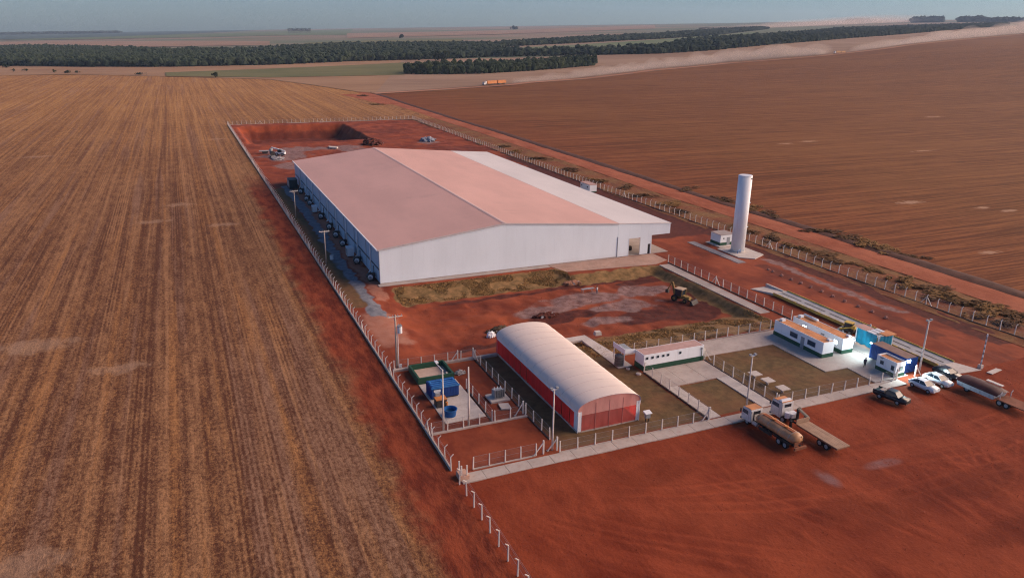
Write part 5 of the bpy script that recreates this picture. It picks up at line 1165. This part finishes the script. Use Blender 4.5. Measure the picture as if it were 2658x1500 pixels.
z0 = gz(75, 133); MB().box(73.6, 76.6, 133.0, 133.7, z0 + .65, z0 + .75).build('top', mat('trestle_blue', (.28, .30, .34), .7, .1), bm_)
for x in (73.9, 76.2):
    for y in (133.05, 133.6): MB().box(x, x + .08, y, y + .08, z0 - .1, z0 + .65).build('leg', grey_paint, bm_)

# ------------------------------------------------------------------ people
def person(label, loc, rz, shirt, pants, arms, h=1.7):
    key = 'cloth_%s' % label[:14]
    t = NT(key); z = t.sep(t.obj())[2]
    c = t.mix(t.math('GREATER_THAN', z, .86), pants, shirt); c = t.mix(t.math('GREATER_THAN', z, 1.42), c, (.30, .17, .11)); c = t.mix(t.math('LESS_THAN', z, .09), c, (.03, .025, .02))
    t.fin(c, .8, .2)
    J = [((0, 0, .93), .15), ((0, .01, 1.15), .15), ((0, 0, 1.36), .17), ((0, 0, 1.47), .065), ((0, .02, 1.56), .095), ((0, .02, 1.68), .075)]
    E_ = [(0, 1), (1, 2), (2, 3), (3, 4), (4, 5)]
    def limb(root, chain):
        last = root
        for p, rad in chain: J.append((p, rad)); E_.append((last, len(J) - 1)); last = len(J) - 1
    limb(0, [((.1, 0, .86), .11), ((.12, .06, .48), .075), ((.13, -.02, .08), .05), ((.14, .12, .04), .05)])
    limb(0, [((-.1, 0, .86), .11), ((-.12, -.03, .48), .075), ((-.13, -.10, .08), .05), ((-.14, .04, .04), .05)])
    limb(2, [((.20, 0, 1.38), .075), *[(p, r_) for p, r_ in zip(arms[0], (.055, .042, .05))]])
    limb(2, [((-.20, 0, 1.38), .075), *[(p, r_) for p, r_ in zip(arms[1], (.055, .042, .05))]])
    me = bpy.data.meshes.new('person'); me.from_pydata([j[0] for j in J], E_, [])
    o = bpy.data.objects.new('person', me); COL.objects.link(o); me.materials.append(t.m)
    m_ = o.modifiers.new('skin', 'SKIN')
    for i, (p, rad) in enumerate(J): me.skin_vertices[0].data[i].radius = (rad, rad)
    me.skin_vertices[0].data[0].use_root = True
    o.modifiers.new('sub', 'SUBSURF').render_levels = 2; m_.use_smooth_shade = True
    o.location = loc; o.rotation_euler.z = rz; o.scale = (h / 1.72,) * 3
    MB().cyl((0, .02, 1.66), (0, .02, 1.76), .115, .08, n=12).cyl((0, .05, 1.655), (0, .05, 1.67), .17, n=14).build('hat', dark_metal, o, org=(0, 0, 0))
    return tag(o, label, 'person')
ARM_DOWN = ([(.27, .02, 1.12), (.29, .10, .88), (.29, .13, .80)], [(-.27, -.02, 1.12), (-.29, .05, .88), (-.29, .07, .80)])
ARM_FWD = ([(.28, .08, 1.14), (.24, .30, 1.05), (.22, .38, 1.03)], [(-.28, .08, 1.14), (-.24, .30, 1.02), (-.22, .38, 1.0)])
person('person in dark clothes walking on the paving beside the blue container', (96.4, 80.0, .05), R(160), (.10, .08, .11), (.03, .03, .04), ARM_DOWN, 1.65)
person('worker in pale clothing standing at the trestle in the hollow', (76.3, 131.4, gz(76.3, 131.4)), R(20), (.45, .47, .50), (.12, .14, .18), ARM_FWD, 1.75)

# trucks on the far road
def road_train(label, x, y, rz, m):
    z = float(terrain(x, y)) + .5
    c = thing('road_train', label, 'truck', (x, y, z), None, rz, False)
    truck_chassis(c, -18, 17, (-16, -14.7, -8.5, -7.2, 3.5, 4.8, 12.2, 15.8), 1.0); truck_cab(c, 14.2, 17.0, 3.2)
    MB().box(-1.05, 1.05, 12.9, 14.2, 1.2, 3.7).build('sleeper', white_metal, c, bevel=.1)
    for a, b in ((-17.6, -4.6), (-3.2, 11.8)):
        t_ = MB().box(-1.25, 1.25, a, b, 1.0, 3.9).build('trailer_body', m, c, bevel=.05)
        for yy in np.arange(a + .6, b - .3, 1.3): MB().box(1.255, 1.31, yy, yy + .12, 1.0, 3.9).build('stake', m, t_)
        for yy in np.arange(a + .6, b - .3, 1.3): MB().box(-1.31, -1.255, yy, yy + .12, 1.0, 3.9).build('stake', m, t_)
    return c
def yaw(a, b): return math.atan2(-(b[0] - a[0]), b[1] - a[1])
road_train('white-cabbed truck with two orange trailers raising dust on the far road, nearer one', 298, 741, yaw((360, 773), (281, 731)), orange_paint)
road_train('distant dusty truck farther up the far road', 1012, 992, yaw((1100, 1020), (971, 982)), mat('tan_trailer', (.42, .25, .12), .7, .1, .5, .3))

# ------------------------------------------------------------------ vegetation
def leaf_mat(name, a, b):
    t = NT(name); p = t.pos(); n1 = t.noise(p, .05, 3); n2 = t.noise(p, .6, 3)
    c = t.mix(t.ramp(n1, .3, .7), a, b); c = t.mix(t.math('MULTIPLY', t.ramp(n2, .4, .7), .6), c, mulc(a, .6)); return t.fin(c, .9, .1)
forest_leaf = leaf_mat('forest_leaf', (0.022, 0.038, 0.024), (0.044, 0.058, 0.032))
grove_leaf = leaf_mat('grove_leaf', (0.020, 0.034, 0.016), (0.044, 0.056, 0.024))
dry_leaf = leaf_mat('dry_leaf', (0.15, 0.085, 0.034), (0.28, 0.155, 0.055))
bush_dark = leaf_mat('bush_dark', (0.10, 0.056, 0.030), (0.18, 0.10, 0.046))
def ico(sub):
    bm = bmesh.new(); bmesh.ops.create_icosphere(bm, subdivisions=sub, radius=1.0); v = np.array([tuple(x.co) for x in bm.verts]); f = np.array([[x.index for x in q.verts] for q in bm.faces]); bm.free(); return v, f
ICO1 = ico(1); ICO2 = ico(2)
def wood(name, label, lo, up, spacing, hr, m, sub=1, blobs=2, seed=1, wide=1.0, stuff=True):
    g = np.random.default_rng(seed); a = resample(lo, 80); b = resample(up, 80)
    pts = []
    for i in range(79):
        w_ = math.hypot(*(a[i + 1] - a[i])); d_ = math.hypot(*(b[i] - a[i])); n = max(1, int(w_ * max(d_, spacing) / spacing ** 2 + g.random()))
        for _ in range(n):
            u, v = g.random(), g.random(); p = (a[i] * (1 - u) + a[i + 1] * u) * (1 - v) + (b[i] * (1 - u) + b[i + 1] * u) * v; pts.append(p)
        # a dense front row
        for _ in range(max(1, int(w_ / spacing * 1.6))):
            u = g.random(); v = g.random() * .04; pts.append((a[i] * (1 - u) + a[i + 1] * u) * (1 - v) + (b[i] * (1 - u) + b[i + 1] * u) * v)
    V0, F0 = ICO1 if sub == 1 else ICO2; nv = len(V0); VS = []; FS = []; k = 0
    for p in pts:
        H_ = g.uniform(*hr); base = float(terrain(p[0], p[1]))
        for q in range(blobs):
            rr = spacing * wide * g.uniform(.38, .72); c = np.array([p[0] + g.normal() * spacing * .28, p[1] + g.normal() * spacing * .28, base + H_ * g.uniform(.45, .85) if q else base + H_ * .45])
            s = np.array([rr, rr, H_ * (g.uniform(.25, .38) if q else .5)])
            VS.append(V0 * s * g.uniform(.78, 1.22, (nv, 1)) + c); FS.append(F0 + k); k += nv
    o = mesh_np(name, np.concatenate(VS), np.concatenate(FS), m, smooth=False)
    return tag(o, label, 'wood', None, 'stuff')
wood('forest', 'wide dark green forest belt crossing the left background', [(-700, 1500), (-231, 1346), (-98, 1232), (-15, 1195), (128, 1193), (251, 1247), (352, 1249), (520, 1280)],
     [(-900, 2600), (-405, 2380), (-354, 2480), (-184, 2200), (-12, 1830), (114, 1730), (255, 1840), (408, 1980), (554, 1870), (700, 1690)], 8, (8, 12.5), forest_leaf, 1, 2, 3)
wood('forest', 'long forest belt rising towards the right horizon behind the dusty road', [(511, 1276), (661, 1240), (781, 1186), (914, 1199), (1173, 1303), (1510, 1481), (1908, 1662), (2581, 2007), (3284, 2327)],
     [(553, 1360), (677, 1275), (905, 1310), (968, 1400), (1181, 1561), (1459, 1713), (1802, 1903), (2313, 2301), (2690, 2420), (3126, 2515), (3602, 2533)], 9.5, (8, 15), forest_leaf, 1, 2, 4)
wood('forest', 'thin upper forest belt above the green wedge field', [(676, 1642), (934, 1765), (1260, 1918), (1615, 2126), (2637, 3047)], [(720, 1740), (1083, 2006), (1526, 2284), (2270, 2931), (2714, 3217)], 10, (8, 13), forest_leaf, 1, 2, 5)
wood('grove', 'dark isolated grove in front of the forest, above the truck road', [(260, 940), (277, 919), (349, 912), (445, 949), (556, 1002)], [(286, 985), (388, 1000), (528, 1060), (595, 1060)], 6.5, (8, 13), grove_leaf, 1, 3, 6)
def az_strip(name, label, a0, a1, r, d, h, seed):
    pt = lambda a, rr: (rr * math.sin(R(a)), rr * math.cos(R(a)))
    wood(name, label, [pt(a0, r), pt((a0 + a1) / 2, r), pt(a1, r)], [pt(a0, r + d), pt((a0 + a1) / 2, r + d), pt(a1, r + d)], 26, h, forest_leaf, 1, 2, seed)
az_strip('plantation', 'small tree block on the right horizon, leftmost of the skyline blocks', 45.8, 47.0, 7000, 200, (22, 30), 21)
az_strip('plantation', 'dark tree block on the right horizon, middle skyline block', 49.6, 51.3, 6400, 200, (32, 40), 22)
az_strip('plantation', 'dark tree block on the right horizon near the frame edge', 52.2, 53.5, 6200, 200, (30, 38), 23)
az_strip('plantation', 'low hazy tree line at the far right horizon', 53.6, 60, 6000, 150, (24, 32), 24)
az_strip('plantation', 'thin dark tree strip above the upper forest belt', 36.6, 40.5, 4300, 60, (7, 10), 25)
az_strip('plantation', 'flat bluish forest on the far left horizon', -14, -3, 7400, 1300, (12, 18), 26)

def tree_meshes(seed, h, r, m, nleaf=500):
    g = np.random.default_rng(seed); tb = MB(); tb.cyl((0, 0, -.3), (0, 0, h * .55), h * .03, h * .015, n=7)
    for i in range(6):
        a = g.uniform(0, 6.28); z0 = h * g.uniform(.3, .5); tb.cyl((0, 0, z0), (math.cos(a) * r * .6, math.sin(a) * r * .6, z0 + h * .25), h * .012, h * .005, n=5)
    cl = [(g.normal() * r * .42, g.normal() * r * .42, h * g.uniform(.42, .88), r * g.uniform(.28, .5)) for _ in range(11)]
    V = []; F = []
    for i in range(nleaf):
        cx, cy, cz, cr = cl[i % len(cl)]; d = g.normal(size=3); d /= np.linalg.norm(d); c = np.array([cx, cy, cz]) + d * cr * g.uniform(.55, 1.05)
        s = r * g.uniform(.07, .15); u = g.normal(size=3); u /= np.linalg.norm(u); v = np.cross(u, g.normal(size=3)); v /= np.linalg.norm(v)
        o = len(V); V += [tuple(c - u * s - v * s * .6), tuple(c + u * s - v * s * .6), tuple(c + u * s + v * s * .6), tuple(c - u * s + v * s * .6)]; F.append((o, o + 1, o + 2, o + 3))
    return tb, MB().add(V, F)
def tree(name, label, x, y, h, r, m, seed, cat='tree', group=None, nleaf=500):
    t_ = thing(name, label, cat, (x, y, float(terrain(x, y))), group, 0, False); a, b = tree_meshes(seed, h, r, m, nleaf)
    a.build('trunk', bark, t_); b.build('crown', m, t_); return t_
tree('lone_tree', 'round dark tree standing on the edge of the stubble field', 41, 925, 5.5, 3.6, grove_leaf, 31)
tree('lone_tree', 'tree left of the grove on the green field', 354, 1213, 11, 8, grove_leaf, 32)
tree('lone_tree', 'broad dark tree right of another, above the grove', 394, 1218, 12, 13, grove_leaf, 33)
tree('lone_tree', 'small dark tree on the far pale field above the forest', 759, 2778, 13, 11, grove_leaf, 34)
tree('lone_tree', 'broad tree on the skyline at the middle of the picture', 2160, 5010, 18, 22, forest_leaf, 35)
for i, (x, y, h, r) in enumerate(((-132, 1085, 4, 3), (-118, 1072, 2.5, 4), (-107, 1067, 2.5, 3), (-37, 1006, 2, 4), (-209, 1254, 6, 5), (-181, 1127, 4, 2.5), (-170, 1140, 3, 3))):
    tree('field_shrub', 'small shrub on the tan field at the left, ' + ('rightmost of the dark clump', 'just left of the dark clump', 'flat one beside the clump', 'low one near the rows', 'tallest at the forest foot', 'near the picture edge', 'second from the picture edge')[i], x, y, h, r, grove_leaf, 50 + i, 'shrub', 'shrubs on the tan field', 160)
hb = thing('hedge_block', 'dark rectangular plantation block on the left skyline', 'trees', (747, 5126, float(terrain(747, 5126))), None, R(-8), False)
g = np.random.default_rng(77)
for i in range(26):
    x = -66 + i * 5.3; a, b = tree_meshes(200 + i % 5, 34, 8, forest_leaf, 110)
    if i < 5: pa, pb = a.build('trunk', bark, hb), b.build('crown', forest_leaf, hb); (bl_ := globals().setdefault('BLK', [])).append((pa.data, pb.data))
    else:
        ma, mb_ = BLK[i % 5]; pa = bpy.data.objects.new('trunk', ma); pb = bpy.data.objects.new('crown', mb_); COL.objects.link(pa); COL.objects.link(pb); pa.parent = hb; pb.parent = hb
    for q in (pa, pb): q.location = (x, g.uniform(-6, 6), 0); q.scale = (1, 1, g.uniform(.85, 1.05))
# dry brush along the road verge
SH = [(137, 158, 1.1, 2.6, 0), (139, 163, .9, 2.2, 1), (140, 150, 1.0, 3.0, 0), (138, 141, 1.1, 2.4, 1), (141, 134, .9, 3.2, 0), (138.5, 128, 1.0, 2.6, 0), (141, 120, .8, 2.2, 1), (140, 110, 1.2, 2.8, 1), (141.5, 104, 1.1, 3.2, 0), (140, 99, 1.3, 3.0, 1), (142, 95, 1.1, 2.6, 0), (139.5, 91, 1.4, 3.2, 1), (142.5, 88, 1.0, 2.8, 0), (138, 85, 1.2, 2.4, 0),
      (157, 172, 1.0, 3.0, 0), (158, 150, 1.1, 3.4, 0), (158, 143, 1.3, 3.2, 0), (157.5, 137, 1.4, 3.0, 1), (158.5, 131, 1.1, 3.0, 1), (158, 126, .9, 3.0, 0), (135, 185, 1.1, 2.6, 0), (138, 196, 1.1, 3.0, 1), (136, 210, 1.2, 2.8, 0), (139, 224, 1.1, 3.0, 0), (136, 238, 1.3, 2.8, 1), (138, 262, 1.2, 3.0, 0), (137, 292, 1.4, 3.4, 0), (135, 312, 1.3, 3.0, 1), (138, 330, 1.4, 3.2, 0), (158, 195, 1.1, 3.2, 0), (157, 214, 1.0, 3.4, 0), (158, 180, 1.2, 3.0, 1), (141, 640, 1.3, 5, 0), (132, 560, 1.0, 4, 1)]
meshes = {}
ORD = ['first', 'second', 'third', 'fourth', 'fifth', 'sixth', 'seventh', 'eighth', 'ninth', 'tenth', 'eleventh', 'twelfth', 'thirteenth', 'fourteenth', 'fifteenth', 'sixteenth', 'seventeenth', 'eighteenth', 'nineteenth', 'twentieth', 'twenty-first', 'twenty-second', 'twenty-third', 'twenty-fourth', 'twenty-fifth', 'twenty-sixth', 'twenty-seventh', 'twenty-eighth']
for i, (x, y, h, r, k) in enumerate(SH):
    side = [q for q in SH if (q[0] > 150) == (x > 150)]; side.sort(key=lambda q: q[1]); od = ORD[side.index(SH[i])]
    s_ = thing('dry_shrub', ('yellowish' if k else 'dark brown') + ' dry shrub ' + ('at the ploughed field edge' if x > 150 else 'between fence and dirt road') + ', ' + od + ' from the camera', 'shrub', (x, y, -.05), 'dry shrubs along the dirt road', random.uniform(0, 6), False)
    key = (k, i % 4)
    if key not in meshes:
        a, b = tree_meshes(300 + len(meshes), 1.0, 1.0, None, 420); meshes[key] = (a.build('stem', bark, s_), b.build('foliage', dry_leaf if k else bush_dark, s_))
    else:
        for src in meshes[key]:
            q = bpy.data.objects.new(src.data.name.split('.')[0], src.data); COL.objects.link(q); q.parent = s_
    s_.scale = (r * .9, r * 1.7, h * .5)
# crop residue tufts over the near stubble and rough grass on the banks: beyond counting
def tufts(name, label, X, Y, Z, size, m, seed):
    g = np.random.default_rng(seed); n = len(X); a = g.uniform(0, 2 * np.pi, n); s = size * g.uniform(.5, 1.3, n); lean = g.normal(0, .35, (n, 2)); h = s * g.uniform(.5, 1.1, n)
    b0 = np.stack([X - np.cos(a) * s * .5, Y - np.sin(a) * s * .5, Z], 1); b1 = np.stack([X + np.cos(a) * s * .5, Y + np.sin(a) * s * .5, Z], 1)
    t1 = b1 + np.stack([lean[:, 0] * s, lean[:, 1] * s, h], 1); t0 = b0 + np.stack([lean[:, 0] * s - .1 * s, lean[:, 1] * s, h * .8], 1)
    V = np.stack([b0, b1, t1, t0], 1).reshape(-1, 3); F = np.arange(4 * n).reshape(-1, 4)
    return tag(mesh_np(name, V, F, m, smooth=False), label, 'grass', None, 'stuff')
n = 60000; Xg = np.concatenate([rng.uniform(36.5, 75, n // 2), rng.uniform(58, 97, n // 2)]); Yg = np.concatenate([rng.uniform(139, 146.3, n // 2), rng.uniform(99.4, 109.4, n // 2)])
kp = vnoise(Xg, Yg, 2.2) > .35; Xg, Yg = Xg[kp], Yg[kp]
t = NT('bank_grass'); nn = t.noise(t.pos(), .5, 3); bgm = t.fin(t.mix(t.ramp(nn, .3, .7), (0.26, 0.17, 0.07), (0.48, 0.30, 0.13)), .95, .1)
tufts('bank_grass', 'dry grass covering the banks of the hollow', Xg, Yg, yard_h(Xg, Yg) - .07, .15, bgm, 6)

g = np.random.default_rng(91); n = 1600; Xc = g.uniform(25.5, 118, n); Yc = 34 + 38.5 * g.random(n) ** .8
n2_ = 2200; Xc = np.concatenate([Xc, g.uniform(38, 95, n2_)]); Yc = np.concatenate([Yc, g.uniform(110, 137, n2_)]); Zc = np.concatenate([np.zeros(n), yard_h(Xc[n:], Yc[n:])])
V0, F0 = ICO1; sz = g.uniform(.02, .06, len(Xc))
Vc = (V0[None] * g.uniform(.7, 1.2, (len(Xc), len(V0), 1)) * sz[:, None, None] + np.stack([Xc, Yc, Zc], 1)[:, None, :]).reshape(-1, 3); Fc = (F0[None] + (np.arange(len(Xc)) * len(V0))[:, None, None]).reshape(-1, 3)
tag(mesh_np('soil_clods', Vc, Fc, mat('clod_earth', (.30, .075, .038), .95, .3, .5, .2), smooth=False), 'loose red soil clods and stones on the bare earth', 'stones', None, 'stuff')

# ------------------------------------------------------------------ dust behind the trucks and haze over the land
def dust_trail(label, pts, w0, w1, h0, h1, dens, seed):
    root = bpy.data.objects.new('road_dust', None); COL.objects.link(root); root.location = (pts[0][0], pts[0][1], float(terrain(*pts[0])))
    tag(root, label, 'dust', None, 'stuff')
    mt = bpy.data.materials.new('road_dust'); mt.use_nodes = True; nt = mt.node_tree; nt.nodes.clear(); ou = nt.nodes.new('ShaderNodeOutputMaterial'); pv = nt.nodes.new('ShaderNodeVolumePrincipled')
    pv.inputs['Color'].default_value = (.92, .78, .70, 1); pv.inputs['Density'].default_value = dens / 3; pv.inputs['Anisotropy'].default_value = .1; nt.links.new(pv.outputs[0], ou.inputs['Volume'])
    L = 110; N = 12
    for q, sc in enumerate((1.25, .9, .62, .38)):
        g = np.random.default_rng(seed * 10 + q); P = resample(pts, L); V = []
        nz = vnoise(np.arange(L) * 1.0, np.full(L, seed * 3.0 + q), 2.2); ny = vnoise(np.arange(L) * 1.0 + 40, np.full(L, seed * 5.0 + q), 3.1)
        for i, p in enumerate(P):
            t_ = i / (L - 1); w_ = (w0 + (w1 - w0) * t_) * sc * (.7 + .6 * ny[i]); h_ = (h0 + (h1 - h0) * t_) * sc * (.55 + .9 * nz[i]); z = float(terrain(p[0], p[1])) + .6 + .05 * q
            e = 0.1 if i in (0, L - 1) else 1.0
            for k in range(N):
                a = 2 * math.pi * k / N; V.append((p[0] - .25 * w_ * math.cos(a) * e, p[1] + w_ * math.cos(a) * e + w_ * .6 / sc, z + h_ * .5 * e * (1 + math.sin(a)) * g.uniform(.9, 1.1)))
        F = [(i * N + k, i * N + (k + 1) % N, (i + 1) * N + (k + 1) % N, (i + 1) * N + k) for i in range(L - 1) for k in range(N)]
        MB().add(V, F + [tuple(range(N))[::-1], tuple(range((L - 1) * N, L * N))]).build('dust_puff', mt, root, org=root.location, smooth=True)
    return root
dust_trail('dust cloud trailing behind the nearer truck', [(322, 750), (417, 798), (586, 899), (758, 957), (985, 988)], 4, 20, 4, 16, .034, 1)
dust_trail('dust cloud trailing behind the distant truck', [(1045, 1002), (1145, 1032), (1581, 1222), (2042, 1405), (3400, 1960)], 7, 44, 7, 36, .022, 2)

dust_trail('broad pale dust drifting low over the far right fields', [(2300, 3050), (2900, 3300), (3700, 3700), (5200, 4400)], 70, 300, 10, 40, .0022, 3)
hz = MB().box(-9600, 9600, -9400, 9700, -330, 420).build('haze', mat('haze_tmp', (.5, .5, .5)))
hm = bpy.data.materials.new('haze_air'); hm.use_nodes = True; nt = hm.node_tree; nt.nodes.clear(); ou = nt.nodes.new('ShaderNodeOutputMaterial'); pv = nt.nodes.new('ShaderNodeVolumePrincipled')
pv.inputs['Color'].default_value = (.50, .70, .97, 1); pv.inputs['Density'].default_value = 6.5e-5; pv.inputs['Anisotropy'].default_value = 0.0; nt.links.new(pv.outputs[0], ou.inputs['Volume'])
hz.data.materials.clear(); hz.data.materials.append(hm); hz['kind'] = 'stuff'; hz['label'] = 'thin dusty haze over the farmland'

for o in list(SC.objects):
    if '_world' in o: del o['_world']
